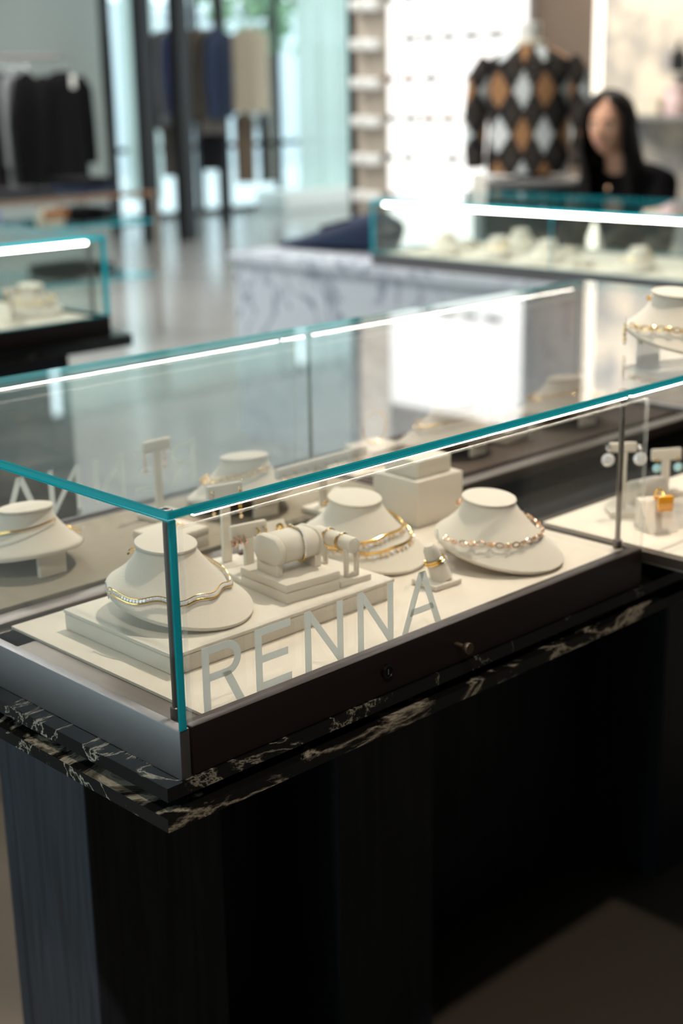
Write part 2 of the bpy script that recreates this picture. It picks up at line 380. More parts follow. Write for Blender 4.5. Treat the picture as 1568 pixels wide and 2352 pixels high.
# ------------------------------------------------------------------ near counter (dark marble on wooden pillars)
ct = thing('counter', 'long black veined marble counter on dark wooden pillars under near glass case', 'counter', (.7, .3, 0))
ctm = Matrix.Translation((-.7, -.3, 0))
def cpart(name, mat, *a, **k): return finish(MB().box(*a, M=ctm, **k), name, mat, ct)
cpart('marble_slab', 'black_marble', -.018, 2.0, -.002, .646, H-.0135, H)
cpart('slab_core', 'black_void', .012, 1.97, .022, .616, H-.0265, H-.0135)
lsb = cpart('marble_slab', ['black_marble_edge', 'black_marble'], -.0225, 2.005, -.0065, .65, H-.0397, H-.0265)
for f in lsb.data.polygons: f.material_index = 1 if abs(f.normal.x) > .9 else 0
for x0, x1 in ((.148, .352), (.562, .765), (1.387, 1.98)):
    cpart('pillar', 'dark_wood', x0, x1, .393, .561, .008, H-.0397, b=.0015, seg=1)
cpart('back_panel', 'dark_wood', .148, 1.98, .561, .585, .008, H-.0397)

# ------------------------------------------------------------------ near display case
HT, HB, L1, D = .248, .048, .7037, .626
GT = .008                                   # glass thickness
XE2 = 1.41
case = thing('display_case', 'long glass jewellery display case with lit edges on black marble counter', 'display case', (.7, .3, H))
M0 = Matrix.Translation((-.7, -.3, 0))      # geometry below is written from the case's near corner
def kpart(name, mat, *a, parent=case, **k): return finish(MB().box(*a, M=M0, **k), name, mat, parent)
def kpane(name, x0, x1, y0, y1, z0, z1, parent=case, far=False, edge=None): return pane(name, x0-.7, x1-.7, y0-.3, y1-.3, z0, z1, parent, far, edge=edge)
kpart('side_panel', 'bronze_daylit', 0, .0112, 0, D, 0, HB, b=.0012)
kpart('side_panel', 'bronze_daylit', XE2-.0112, XE2, 0, D, 0, HB, b=.0012)
kpart('bottom_plate', 'black_void', .0112, XE2-.0112, .004, D-.004, 0.0, .004)
kpart('divider_rail', 'bronze_rail', .0112, XE2-.0112, .345, .372, .030, HB, b=.001)
kpart('divider_web', 'black_void', .0112, XE2-.0112, .354, .364, .004, .030)
for x in (.0135, L1-.012, L1+.006, XE2-.024): kpart('slide_rail', 'black_metal', x, x+.010, .012, .343, .010, .022)
for x in (.726, .745): kpart('slide_rail', 'rod_metal', x, x+.004, .19, .343, .008, .012)
kpane('glass_top', 0, XE2, 0, D, HT-GT, HT)
kpane('glass_side', .0004, GT+.0012, 0, D, HB-.003, HT-GT-.0004)
kpane('glass_side', XE2-GT, XE2-.0004, 0, D, HB-.003, HT-GT-.0004)
for xa, xb in ((.035, .672), (.682, 1.375)):
    for y in (.0095, D-.0135): kpart('led_strip', 'led', xa, xb, y, y+.004, HT-GT-.0049, HT-GT-.0041)
for xa, xb in ((.035, .672), (.682, 1.375)):
    for y, yy in ((.0088, .0145), (D-.0145, D-.0088)): kpart('led_channel', 'rod_metal', xa, xb, y, yy, HT-GT-.0038, HT-GT-.0004)
for x, y in ((.021, .031), (L1-.012, .028), (L1+.012, D-.031), (.021, D-.031), (XE2-.021, .031), (XE2-.021, D-.031)):
    m = MB(); m.lathe([(.0033, HB), (.0033, HT-GT)], 14, (x-.7, y-.3, 0)); p = finish(m, 'corner_post', 'rod_metal', case)
    m = MB(); m.lathe([(.0056, HB-.004), (.0056, HB+.007), (.0048, HB+.008)], 16, (x-.7, y-.3, 0)); finish(m, 'collar', 'rod_metal', p)
    m = MB(); m.lathe([(.0048, HT-GT-.006), (.0062, HT-GT-.004), (.0062, HT-GT)], 16, (x-.7, y-.3, 0)); finish(m, 'cap', 'rod_metal', p)

LETTERS = []
def stroke(a, b, w, vert=True):
    """slanted bar with level ends"""
    return [(a[0]-w/2, a[1]), (a[0]+w/2, a[1]), (b[0]+w/2, b[1]), (b[0]-w/2, b[1])]
def letter_polys(ch, x0, x1, z0, z1, w=.0078):
    q = w/2; hz = z1-z0
    if ch == 'E': return [[(x0, z0), (x0+w, z0), (x0+w, z1), (x0, z1)]]+[[(x0+w, z), (x, z), (x, z+w*.92), (x0+w, z+w*.92)] for z, x in ((z0, x1), (z0+hz*.5-q, x1-.004), (z1-w*.92, x1))]
    if ch == 'N': return [[(x0, z0), (x0+w, z0), (x0+w, z1), (x0, z1)], [(x1-w, z0), (x1, z0), (x1, z1), (x1-w, z1)], [(x0+w, z1), (x0+w*.02+w, z1-w*1.5), (x1-w, z0), (x1-w, z0+w*1.5)]]
    if ch == 'A':
        c = (x0+x1)/2; zz = z0+hz*.27; f = .27
        lx = x0+q*1.1; rx = x1-q*1.1
        return [stroke((lx, z0), (c-q*.15, z1), w*1.1), stroke((rx, z0), (c+q*.15, z1), w*1.1), [(lx+(c-lx)*.27, zz), (rx+(c-rx)*.27, zz), (rx+(c-rx)*.38, zz+w*.9), (lx+(c-lx)*.38, zz+w*.9)]]
    if ch == 'R':
        ro = hz*.275; cx = x1-ro-.002; cz = z1-ro; P = [[(x0, z0), (x0+w, z0), (x0+w, z1), (x0, z1)]]
        P += [[(x0+w, z1-w*.92), (cx, z1-w*.92), (cx, z1), (x0+w, z1)], [(x0+w, cz-ro), (cx, cz-ro), (cx, cz-ro+w*.92), (x0+w, cz-ro+w*.92)]]
        n = 14; ri = ro-w*.95
        for k in range(n):
            a, b = -PI/2+PI*k/n, -PI/2+PI*(k+1)/n
            P.append([(cx+ri*math.cos(a), cz+ri*math.sin(a)), (cx+ro*math.cos(a), cz+ro*math.sin(a)), (cx+ro*math.cos(b), cz+ro*math.sin(b)), (cx+ri*math.cos(b), cz+ri*math.sin(b))])
        P.append(stroke((x1-q*1.1, z0), (cx-.001, cz-ro+w*.5), w*1.15)); return P
SPEC = [('R', .029, .0755), ('E', .0905, .134), ('N', .1515, .2015), ('N', .2215, .271), ('A', .284, .342)]
def lettering(parent, y0, y1, mx=None):
    for ch, a, b in SPEC:
        m = MB()
        for poly in letter_polys(ch, a, b, .0565, .1165):
            if mx is not None: poly = [(mx-x, z) for x, z in poly]
            m.prism([(x-.7, z) for x, z in poly], y0-.3, y1-.3)
        finish(m, 'letter', 'frosted_vinyl', parent, smooth=False)
kn = ony(1047, 1480, 0); lk = ony(886, 1541, 0)
def drawer(x0, x1, dy, back=False, letters=True):
    """drawer front with glass, tray, ledge, knob and lock; dy = how far it is pulled out"""
    e = bpy.data.objects.new('drawer', None); C.objects.link(e); e.parent = case; e.empty_display_size = .03
    if back: f = lambda a, b: (D-b, D-a)
    else: f = lambda a, b: (a-dy, b-dy)
    def P(name, mat, xa, xb, ya, yb, za, zb, **k): ya, yb = f(ya, yb); return kpart(name, mat, xa, xb, ya, yb, za, zb, parent=e, **k)
    P('drawer_front', 'bronze', x0, x1, 0, .010, .0008, HB-.0004, b=.0012)
    P('ledge', 'bronze', x0+.002, x1-.002, .0102, .020, .030, HB-.003)
    lw = .028 if dy == 0 else .010
    P('ledge', 'bronze_mid', x0+.002, x0+lw, .020, .335, .030, HB-.006)
    P('ledge', 'bronze', x1-.010, x1-.002, .020, .335, .030, HB-.006)
    yb = .345 if not back else .236
    if back and x0 > .5:
        P('tray', 'suede_tray', x0+.010, x1-.010, .0205, .128, .024, HB-.003, b=.0012); P('tray_strip', 'matte_brown', x0+.010, x1-.010, .1285, yb-.004, .024, HB-.004)  # brown strip in place of cream beside the divider
    else: P('tray', 'suede_dimmed' if back else 'suede_tray', x0+lw, x1-.010, .0205, yb-.004, .024, HB-.003, b=.0012)
    ya, y2 = f(.0012, .0012+GT*.8); kpane('front_glass', x0+.001, x1+.004, ya, y2, HB-.006, HT-GT-.0092, e, edge='glass_edge_clear')
    sx = (x0-.0135)
    c = Matrix.Translation((kn.x-.7+sx, (-dy if not back else D)-.3, kn.z-H)) @ Matrix.Rotation(R(90) if not back else R(-90), 4, 'X')
    m = MB(); m.lathe([(.0032, 0), (.0028, .010), (.0058, .013), (.0066, .0155), (.0066, .0185), (.0060, .0195), (.0022, .0190)], 20, M=c); finish(m, 'knob', 'bronze_light', e)
    c = Matrix.Translation((lk.x-.7+sx, (-dy if not back else D)-.3, lk.z-H)) @ Matrix.Rotation(R(90) if not back else R(-90), 4, 'X')
    m = MB(); m.lathe([(.0072, 0), (.0072, .003), (.0062, .004), (.0056, .0032), (.0030, .0030)], 22, M=c); lo = finish(m, 'lock', 'black_metal', e)
    m = MB(); m.box(-.0007, .0007, -.0030, .0030, .0028, .0036, M=c); finish(m, 'keyhole', 'silver', e)
    if letters:
        if back: lettering(e, D-.0011, D-.0006, mx=.550)
        elif dy == 0: lettering(e, .0004, .0010)
    return e
drawer(.0135, L1, 0)
drawer(L1+.003, XE2-.0135, .18, letters=False)
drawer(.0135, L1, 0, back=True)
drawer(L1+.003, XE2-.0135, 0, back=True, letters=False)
ZT = H+HB-.0025                               # tray level
ZR = ZT+.022                                 # top of the long riser

# ------------------------------------------------------------------ suede display furniture and jewellery
rz_ = MB(); rz_.box(-.152, .152, -.0925, .0925, 0, .0175, b=.0012); ri = thing('display_riser', 'long flat cream suede riser under bust and earring stands', 'riser', (.228, .197, ZT))
finish(rz_, 'body', 'suede', ri); finish(bx(-.153, .153, -.0935, .0935, .0177, .022, b=.0014), 'top', 'suede', ri)

BA, BB, BT, BH, BR, BS = .068, .0815, .180, .070, .0305, .015
def bust_pt(ang, t, off=0.0):
    """point on the bust: ang 0 = its front, t 0 = base lip, 1 = neck"""
    k = (1-t)**1.45
    c0 = Vector((0, 0, .005+BB*math.sin(BT))); c1 = Vector((0, BS, BH))
    f0 = Vector((0, -math.cos(BT), -math.sin(BT))); f1 = Vector((0, -math.cos(.1), -math.sin(.1)))
    f = (f1*BR).lerp(f0*BB, k); s = Vector((1, 0, 0))*(BR+(BA-BR)*k)
    d = f*math.cos(ang)+s*math.sin(ang)
    return c0.lerp(c1, t)+d*(1+off/max(d.length, 1e-6))+Vector((0, 0, off*.7))
bust0 = None
def bust(loc, rz, label, group=None):
    global bust0
    if bust0: return dup(bust0, loc, rz, label, group)
    t = thing('necklace_bust', label, 'bust', loc, rz, group); n = 56
    m = MB(); c0 = Vector((0, 0, .005+BB*math.sin(BT))); dn = Vector((0, math.sin(BT)*-1, -math.cos(BT))).normalized()*-1
    up = Vector((0, -math.sin(BT), math.cos(BT)))
    rings = []
    for s, h in ((.93, -.0045), (.985, -.0042), (1.0, -.002), (1.0, -.0005)):
        rings.append([c0+(bust_pt(2*PI*i/n, 0)-c0)*s+up*h for i in range(n)])
    for j in range(17): rings.append([bust_pt(2*PI*i/n, (j/16)*1.0) for i in range(n)])
    m.rings(rings); finish(m, 'body', 'suede', t, angle=50)
    m = MB(); c1 = Vector((0, BS, BH)); rr = []
    for s, h in ((.98, -.0005), (1.05, .0006), (1.07, .002), (1.05, .0034), (.98, .004)):
        rr.append([c1+(bust_pt(2*PI*i/n, 1)-c1)*s+Vector((0, -.1*h, h)) for i in range(n)])
    m.rings(rr); finish(m, 'neck_pad', 'suede', t, angle=50)
    b = bust_pt(PI, 0); m = MB(); m.box(-.018, .018, b.y-.022, b.y-.014, 0, b.z-.004, b=.001); finish(m, 'prop_foot', 'suede', t)
    q = bust_pt(R(-124), .03); m = MB(); m.tube([q+Vector((-.001, .002, -.006)), q+Vector((-.003, .003, .013))], .0007, 8); finish(m, 'pin', 'pale_plastic', t)
    bust0 = t; return t
def smooth_t(keys, ang):
    for (a0, t0), (a1, t1) in zip(keys, keys[1:]):
        if a0 <= ang <= a1:
            x = (ang-a0)/(a1-a0); x = x*x*(3-2*x); return t0+(t1-t0)*x
    return keys[0][1] if ang < keys[0][0] else keys[-1][1]
NK = [(-118, .08), (-60, .30), (0, .40), (70, .36), (130, .52), (205, .66)]
def neck_path(n, keys=NK, dt=0.0, off=.0042, wave=0.0, wf=9):
    out = []
    for i in range(n):
        a = keys[0][0]+(keys[-1][0]-keys[0][0])*i/(n-1)
        out.append((bust_pt(R(a), smooth_t(keys, a)+dt*math.cos(R(a)/2)**2+wave*math.sin(R(a)*wf), off), a))
    return out
def normal_at(p): return (p-Vector((0, BS*.5, p.z-.02))).normalized()
# bust 1: wavy diamond band
b1 = bust((.155, .1947, ZR), -1.3591+PI/2, 'cream suede necklace bust standing on the long flat riser')
n1 = thing('necklace', 'wavy gold and diamond band necklace on the bust upon the riser', 'necklace', b1.location, b1.rotation_euler.z)
path = neck_path(110, wave=.022, wf=9)
m = MB(); m.tube([p+Vector((0, 0, .0020))-normal_at(p)*.0008 for p, a in path], .0007, 8); m.tube([p+Vector((0, 0, -.0030))+normal_at(p)*.0010 for p, a in path], .0012, 8); finish(m, 'band', 'gold', n1)
m = MB()
for p, a in path:
    if a < 100: m.gem(p+Vector((0, 0, -.0004)), .0025, normal_at(p))
finish(m, 'gemstones', 'diamond', n1, smooth=False)
m = MB(); m.torus(path[0][0]+Vector((-.001, .001, .002)), .0022, .0005, (1, .3, 0)); finish(m, 'clasp', 'gold', n1)
# bust 2: two rows of gold with dangling stones
b2 = bust((.4551, .2244, ZT), 0, 'cream suede necklace bust standing between ring bars and the square block')
def row_necklace(label, keys, rows, bust_o, gold, dangles, bead=.0016, chain=.0008):
    t = thing('necklace', label, 'necklace', bust_o.location, bust_o.rotation_euler.z)
    for dt in rows:
        pth = neck_path(120, keys, dt)
        m = MB(); m.tube([p for p, a in pth], chain, 6); m.tube([p+Vector((0, 0, -.0016)) for p, a in pth], chain*.8, 6)
        finish(m, 'chain', gold, t)
        if dangles:
            ms = [MB(), MB(), MB()]
            for i, (p, a) in enumerate(pth):
                if i % 3 == 0 and -112 < a < 120: ms[(i//3*7) % 3].gem(p+normal_at(p)*.0022+Vector((0, 0, -.0052)), .0025, normal_at(p)+Vector((0, 0, .3)))
            for mm, mt in zip(ms, ('diamond_gold', 'diamond', 'diamond_gold')): finish(mm, 'gemstones', mt, t, smooth=False)
    return t
NK2 = [(-118, .10), (-60, .38), (0, .52), (70, .46), (130, .58), (205, .68)]
row_necklace('two-row gold necklace with dangling stones on suede bust beside square block', NK2, (0, -.19), b2, 'gold', True, chain=.0011)
# bust 3: rose gold link chain
b3 = bust((.5625, .1066, ZT), -1.5009+PI/2, 'cream suede necklace bust beside the single ring cone')
def link_necklace(label, bust_o, gold, keys, r=.0040, step=4, gem=True):
    t = thing('necklace', label, 'necklace', bust_o.location, bust_o.rotation_euler.z); pth = neck_path(130, keys)
    m = MB(); g = MB()
    for i in range(0, len(pth)-step, step):
        p, q = pth[i][0], pth[i+step][0]; mid = (p+q)/2; d = (q-p).normalized(); nrm = normal_at(mid)
        ax = nrm if (i//step) % 2 == 0 else (nrm+d.cross(nrm)*.9)
        u = d; w = ax.cross(d).normalized(); k = 10
        m.tube([mid+(u*math.cos(2*PI*j/k)*r*1.15+w*math.sin(2*PI*j/k)*r*.72) for j in range(k)], .0009, 5, closed=True)
        if gem and (i//step) % 2: g.gem(mid+nrm*.0010, .0026, nrm)
    finish(m, 'chain', gold, t)
    if gem: finish(g, 'gemstones', 'diamond_gold', t, smooth=False)
    return t
NK3 = [(-118, .10), (-60, .33), (0, .42), (70, .38), (130, .54), (205, .68)]
link_necklace('rose gold link necklace on the suede bust beside ring cone', b3, 'rose_gold', NK3)

def hoop(loc, r, rz, label, mat='gold', gems=False, group=None):
    t = thing('hoop_earring', label, 'earring', loc, rz, group)
    m = MB(); m.torus((0, 0, -r), r, r*.2, (1, 0, 0), 18, 6); finish(m, 'hoop', mat, t)
    if gems:
        m = MB(); m.gem((0, -r*.9, -r*2.0), r*.9, (0, -1, .3), 4); finish(m, 'gemstone', 'diamond', t, smooth=False)
    return t
def drop(loc, ln, label, mat='gold', group=None):
    t = thing('drop_earring', label, 'earring', loc, 0, group)
    m = MB(); m.ball((0, 0, -.002), .0022); n = int(ln/.004)
    for k in range(n): m.torus((0, 0, -.005-k*.004), .0024, .0006, (1, 0, 0) if k % 2 else (0, 1, 0), 10, 5)
    finish(m, 'chain', mat, t); m = MB(); m.gem((0, -.001, -.007-n*.004), .003, (0, -1, 0)); finish(m, 'gemstone', 'diamond_gold', t, smooth=False); return t
def tstand(loc, rz, h, bw, label, bt=.016, base=(.046, .040)):
    t = thing('earring_stand', label, 'earring stand', loc, rz)
    finish(bx(-base[0]/2, base[0]/2, -base[1]/2, base[1]/2, 0, .007, b=.0012), 'base', 'suede', t)
    finish(bx(-.0055, .0055, -.003, .003, .007, h-bt, b=.001), 'post', 'suede', t)
    finish(bx(-bw/2, bw/2, -.0035, .0035, h-bt, h, b=.0018), 'crossbar', 'suede', t)
    return t
def stand_pt(t, dx, dz, dy=-.0045):
    rz = t.rotation_euler.z; l = t.location
    return Vector((l.x+dx*math.cos(rz)-dy*math.sin(rz), l.y+dx*math.sin(rz)+dy*math.cos(rz), l.z+dz))
ts1 = tstand((.280, .268, ZR), R(-12), .098, .044, 'tall cream T-shaped earring stand at rear of riser')
for s, tx in ((-1, 'shorter'), (1, 'longer')): drop(stand_pt(ts1, s*.017, .094), .026+.003*s, 'gold chain drop earring on the tall T-stand, the %s of its pair' % tx)
ts2 = tstand((.277, .2265, ZR), R(-10), .062, .046, 'short cream T-shaped earring stand behind the bracelet pillow')
for k, dx in enumerate((.009, .018)): hoop(stand_pt(ts2, dx, .055), .0055, R(-10), 'plain small gold hoop earring on the short T-stand', group='plain hoops on the short stand')
for k, dx in enumerate((-.008, -.014, -.020)):
    hoop(stand_pt(ts2, dx, .050), .0052, R(-10), 'gold hoop earring in the clustered end of the short T-stand' if k != 1 else 'gold hoop earring with square diamond on the short T-stand', 'rose_gold', k == 1, group='clustered hoops on the short stand' if k != 1 else None)
# slanted earring card
cd = thing('earring_card', 'slanted cream suede card holding two gold earrings', 'earring card', (.331, .236, ZR), R(-12))
Mx = Matrix.Translation((0, 0, .001)) @ Matrix.Rotation(R(-38), 4, 'X')
m = MB(); m.box(-.023, .023, -.0025, .0025, 0, .050, b=.001, M=Mx); finish(m, 'face', 'suede', cd)
m = MB(); m.box(-.012, .012, .016, .020, 0, .026, b=.001); finish(m, 'prop', 'suede', cd)
for s in (-1, 1):
    q = Mx @ Vector((s*.013, -.0035, .040)); rz = cd.rotation_euler.z
    w = Vector((cd.location.x+q.x*math.cos(rz)-q.y*math.sin(rz), cd.location.y+q.x*math.sin(rz)+q.y*math.cos(rz), ZR+q.z))
    t = thing('stud_earring', 'knotted gold stud earring with drop on the slanted card', 'earring', w, rz, 'pair of knotted studs on the card')
    m = MB(); m.torus((0, -.0012, 0), .004, .0013, (0, -1, .4), 14, 6); m.ball((0, -.002, 0), .0022); m.tube([(0, -.002, -.003), (.002, -.005, -.010)], .0012, 6); finish(m, 'knot', 'gold', t)
# bracelet pillow on a two-tier box
bxo = thing('display_box', 'two-tier cream suede box under the bracelet pillow', 'box', (.283, .166, ZR), R(-5))
finish(bx(-.036, .036, -.041, .041, 0, .012, b=.001), 'lower_tier', 'suede', bxo); finish(bx(-.0365, .0365, -.0415, .0415, .0122, .0215, b=.0018), 'upper_tier', 'suede', bxo)
pw = thing('bracelet_pillow', 'rounded cream suede bracelet pillow standing on the two-tier box', 'bracelet holder', (.283, .168, ZR+.0215), R(-5))
def stadium(w, h, n=10):
    r = h/2; pts = []
    for k in range(n+1): a = -PI/2+PI*k/n; pts.append((w/2-r+r*math.cos(a), r*math.sin(a)))
    for k in range(n+1): a = PI/2+PI*k/n; pts.append((-w/2+r+r*math.cos(a), r*math.sin(a)))
    return pts
def roll(m, x0, x1, w, h, zc, ins=(0,)):
    rs = []
    for x, s in ((x0, .93), (x0+.0015, 1), (x1-.0015, 1), (x1, .93)): rs.append([Vector((x, y*s, zc+z*s)) for y, z in stadium(w, h)])
    m.rings(rs)
m = MB(); roll(m, -.020, .027, .047, .031, .026); finish(m, 'roll', 'suede', pw, angle=50)
m = MB(); roll(m, -.029, -.0198, .049, .033, .026); roll(m, .0268, .031, .049, .033, .026); finish(m, 'end_cap', 'suede', pw, angle=50)
m = MB(); m.box(-.029, -.021, -.018, .018, 0, .014, b=.001); finish(m, 'foot', 'suede', pw)
m = MB(); m.box(.0225, .031, -.018, .018, 0, .014, b=.001); finish(m, 'foot', 'suede', pw)
br = thing('bracelet', 'gold bangle with diamond row around the suede bracelet pillow', 'bracelet', pw.location, R(-5))
ring = [Vector((.010+.006*math.sin(k/22*2*PI), y*1.09, .026+z*1.12)) for k, (y, z) in enumerate(stadium(.047, .031))]
m = MB(); m.tube(ring, .0011, 8, closed=True); finish(m, 'band', 'gold', br)
m = MB()
dense = [ring[i].lerp(ring[(i+1) % len(ring)], f) for i in range(len(ring)) for f in (0, .5)]
for p in dense:
    if p.z > .020 and p.y < .012: m.gem(p+(p-Vector((p.x, 0, .026))).normalized()*.0011, .0016, p-Vector((p.x, 0, .026)))
finish(m, 'gemstones', 'diamond', br, smooth=False)
# ring bar on its frame
def ring_bar(loc, rz, label, ln=.066, h=.043, tilt=0):
    t = thing('ring_bar', label, 'ring holder', loc, rz)
    finish(bx(-.0215, .0215, -ln/2-.002, ln/2+.002, 0, .007, b=.0012), 'base', 'suede', t)
    for s in (-1, 1):
        m = MB(); m.box(-.009, -.0055, s*ln*.40-.003, s*ln*.40+.003, .007, h-.004, b=.0008); m.box(.0055, .009, s*ln*.40-.003, s*ln*.40+.003, .007, h-.004, b=.0008); m.box(-.0052, .0052, s*ln*.40-.003, s*ln*.40+.003, .007, .011, b=.0005); finish(m, 'bracket', 'suede', t)
    q = Matrix.Translation((0, 0, h)) @ Matrix.Rotation(R(90+tilt), 4, 'X')
    m = MB(); m.lathe([(.006, -ln/2), (.0085, -ln/2+.0012), (.009, -ln/2+.004), (.009, ln/2-.004), (.0085, ln/2-.0012), (.006, ln/2)], 22, M=q); finish(m, 'bar', 'suede', t, angle=50); return t
rb1 = ring_bar((.342, .156, ZR), R(-4), 'cream suede ring bar on low bracket stand at riser end')
def ring_on(bar, dy, label, mat, h=.043, gm='diamond', r=.0098):
    rz = bar.rotation_euler.z; l = bar.location
    t = thing('ring', label, 'ring', (l.x-dy*math.sin(rz), l.y+dy*math.cos(rz), l.z+h), rz)
    m = MB(); m.torus((0, 0, 0), r, .0008, (0, 1, 0), 22, 6); m.torus((0, .003, .0002), r, .0006, (0, 1, .1), 22, 6); finish(m, 'band', mat, t)
    m = MB()
    for a in range(50, 140, 15): m.gem((math.cos(R(a))*(r+.0008), .001, math.sin(R(a))*(r+.0008)), .0016, (math.cos(R(a)), 0, math.sin(R(a))))
    finish(m, 'gemstones', gm, t, smooth=False); return t
ring_on(rb1, .010, 'pave gold ring in the middle of the riser ring bar', 'gold'); ring_on(rb1, -.013, 'thin gold ring near the free end of the riser ring bar', 'gold')
rb2 = ring_bar((.512, .302, ZT), R(-2), 'cream suede ring bar between bust and square block', h=.047)
ring_on(rb2, .008, 'rose gold ring on the ring bar beside square block', 'rose_gold', .047, 'diamond_gold'); ring_on(rb2, -.010, 'gold ring with teal stones on the bar beside square block', 'gold', .047, 'diamond_blue')
# square block
sb = thing('display_block', 'large square cream suede display block with smaller top step', 'display block', (.630, .299, ZT), R(-2))
finish(bx(-.042, .042, -.041, .041, 0, .060, b=.0016), 'lower_block', 'suede', sb); finish(bx(-.031, .031, -.030, .030, .0602, .083, b=.0014), 'top_step', 'suede', sb)
# single ring cone
rc = thing('ring_cone', 'small cream suede ring finger on a square foot', 'ring holder', (.446, .100, ZT), R(-3))
finish(bx(-.021, .021, -.0195, .0195, 0, .006, b=.0012), 'base', 'suede', rc)
A0, A1 = Vector((.004, -.004, .006)), Vector((-.009, .004, .047))
m = MB(); m.tube([A0.lerp(A1, k/8) for k in range(9)], [.0128-.0050*k/8 for k in range(8)]+[.0052], 20); finish(m, 'finger', 'suede', rc)
rg = thing('ring', 'wide gold ring set with a diamond on the single ring finger', 'ring', rc.location, R(-3)); cc = A0.lerp(A1, .52); ax = (A1-A0).normalized()
m = MB(); m.torus(cc, .0116, .0015, ax, 24, 6); m.torus(cc+ax*.003, .0112, .0014, ax, 24, 6); finish(m, 'band', 'gold', rg)
m = MB(); m.gem(cc+Vector((.0095, -.007, .003)), .0042, (1, -.7, .5), 8); m.gem(cc+Vector((.003, -.012, .001)), .0030, (.4, -1, .3)); finish(m, 'gemstone', 'diamond', rg, smooth=False)

# things in the pulled-out drawer
tb = tstand((.811, .107, ZT), R(-40), .096, .036, 'slim cream T-shaped stand holding big crystal earrings', bt=.013, base=(.034, .030))
for s in (-1, 1):
    t = thing('crystal_earring', 'large round crystal earring on the slim T-stand', 'earring', stand_pt(tb, s*.021, .090), R(-40), 'pair of crystal earrings')
    m = MB(); m.ball((0, 0, 0), .0038, 8); m.tube([(0, 0, 0), (0, 0, -.006)], .001, 6); finish(m, 'setting', 'silver', t)
    m = MB(); m.gem((0, -.002, -.015), .0090, (0, -1, .1), 10); finish(m, 'gemstone', 'diamond', t, smooth=False)
tc_ = tstand((.935, .122, ZT), R(-35), .062, .042, 'cream T-shaped stand with pale green drop earrings in open drawer')
for s in (-1, 1):
    t = thing('drop_earring', 'pale green glass drop earring on stand in open drawer', 'earring', stand_pt(tc_, s*.015, .050), R(-35), 'pair of pale green earrings')
    m = MB(); m.ball((0, 0, -.002), .0022, 8); finish(m, 'stud', 'gold', t); m = MB(); m.gem((0, -.002, -.013), .0065, (0, -1, 0), 8); finish(m, 'gemstone', 'diamond_blue', t, smooth=False)
ro = thing('jewelry_roll', 'plump cream suede roll lying in the open drawer', 'ring holder', (.884, .118, ZT), R(-14))
m = MB(); m.lathe([(.010, -.030), (.014, -.028), (.0155, -.022), (.0155, .022), (.014, .028), (.010, .030)], 22, M=Matrix.Translation((0, 0, .0160)) @ Matrix.Rotation(R(90), 4, 'Y')); finish(m, 'roll', 'suede', ro, angle=50)
finish(bx(-.028, .028, -.012, .012, 0, .002), 'base', 'suede', ro)
wd = thing('display_wedge', 'slanted cream suede wedge carrying the amber ring', 'display block', (.790, .038, ZT), R(-30))
m = MB(); m.rings([[Vector((x, -.022, 0)), Vector((x, .022, 0)), Vector((x, .020, .036)), Vector((x, .006, .034))] for x in (-.020, .020)]); finish(m, 'body', 'suede', wd)
am = thing('amber_ring', 'gold cocktail ring with a square amber stone on wedge', 'ring', (.790, .034, ZT+.0305), R(-30))
m = MB(); m.torus((0, .002, .008), .012, .0022, (1, 0, 0), 22, 8); finish(m, 'band', 'gold', am)
m = MB(); m.box(-.010, .010, -.0175, -.0085, -.004, .016, b=.002); finish(m, 'gemstone', 'amber', am)

# second row of the case, served from the other side
for k, (x, y, a, lb) in enumerate(((.165, .512, 180, 'cream suede bust in rear row near side pane'), (.50, .505, 172, 'cream suede bust in middle of the rear row'), (.92, .51, 185, 'cream suede bust in rear row behind the open drawer'), (1.20, .505, 176, 'cream suede bust in rear row at far end of case'))):
    bo = bust((x, y, ZT), R(a), lb)
    if k in (0, 2): row_necklace('fine gold chain necklace on the ' + lb[6:], NK2, (0,), bo, 'gold', k == 2)
    else: link_necklace('gold link necklace on the ' + lb[6:], bo, 'gold', NK3, gem=False)
bx2 = thing('display_box', 'low cream suede box near rear bust at side pane', 'box', (.325, .43, ZT), R(4))
finish(bx(-.035, .035, -.03, .03, 0, .014, b=.001), 'lower_tier', 'suede', bx2); finish(bx(-.0355, .0355, -.0305, .0305, .0142, .024, b=.0015), 'upper_tier', 'suede', bx2)
hoop((.335, .425, ZT+.0285), .0055, R(70), 'single gold hoop lying upright on low rear box')
bar3 = tstand((.56, .405, ZT), R(2), .074, .17, 'wide cream earring bar stand hung with a row of hoops', bt=.014)
for k in range(9): hoop(stand_pt(bar3, -.076+k*.019, .066), .0058, R(2), 'gold hoop earring in the row on wide bar stand', 'gold' if k % 2 else 'rose_gold', k % 3 == 0, 'hoops on the wide bar stand')
ts4 = tstand((.395, .545, ZT), R(185), .105, .046, 'tall cream T-shaped earring stand in the rear row')
for s in (-1, 1): drop(stand_pt(ts4, s*.017, .10), .03, 'rose gold drop earring on the rear T-stand', 'rose_gold', 'pair of rose gold drops')
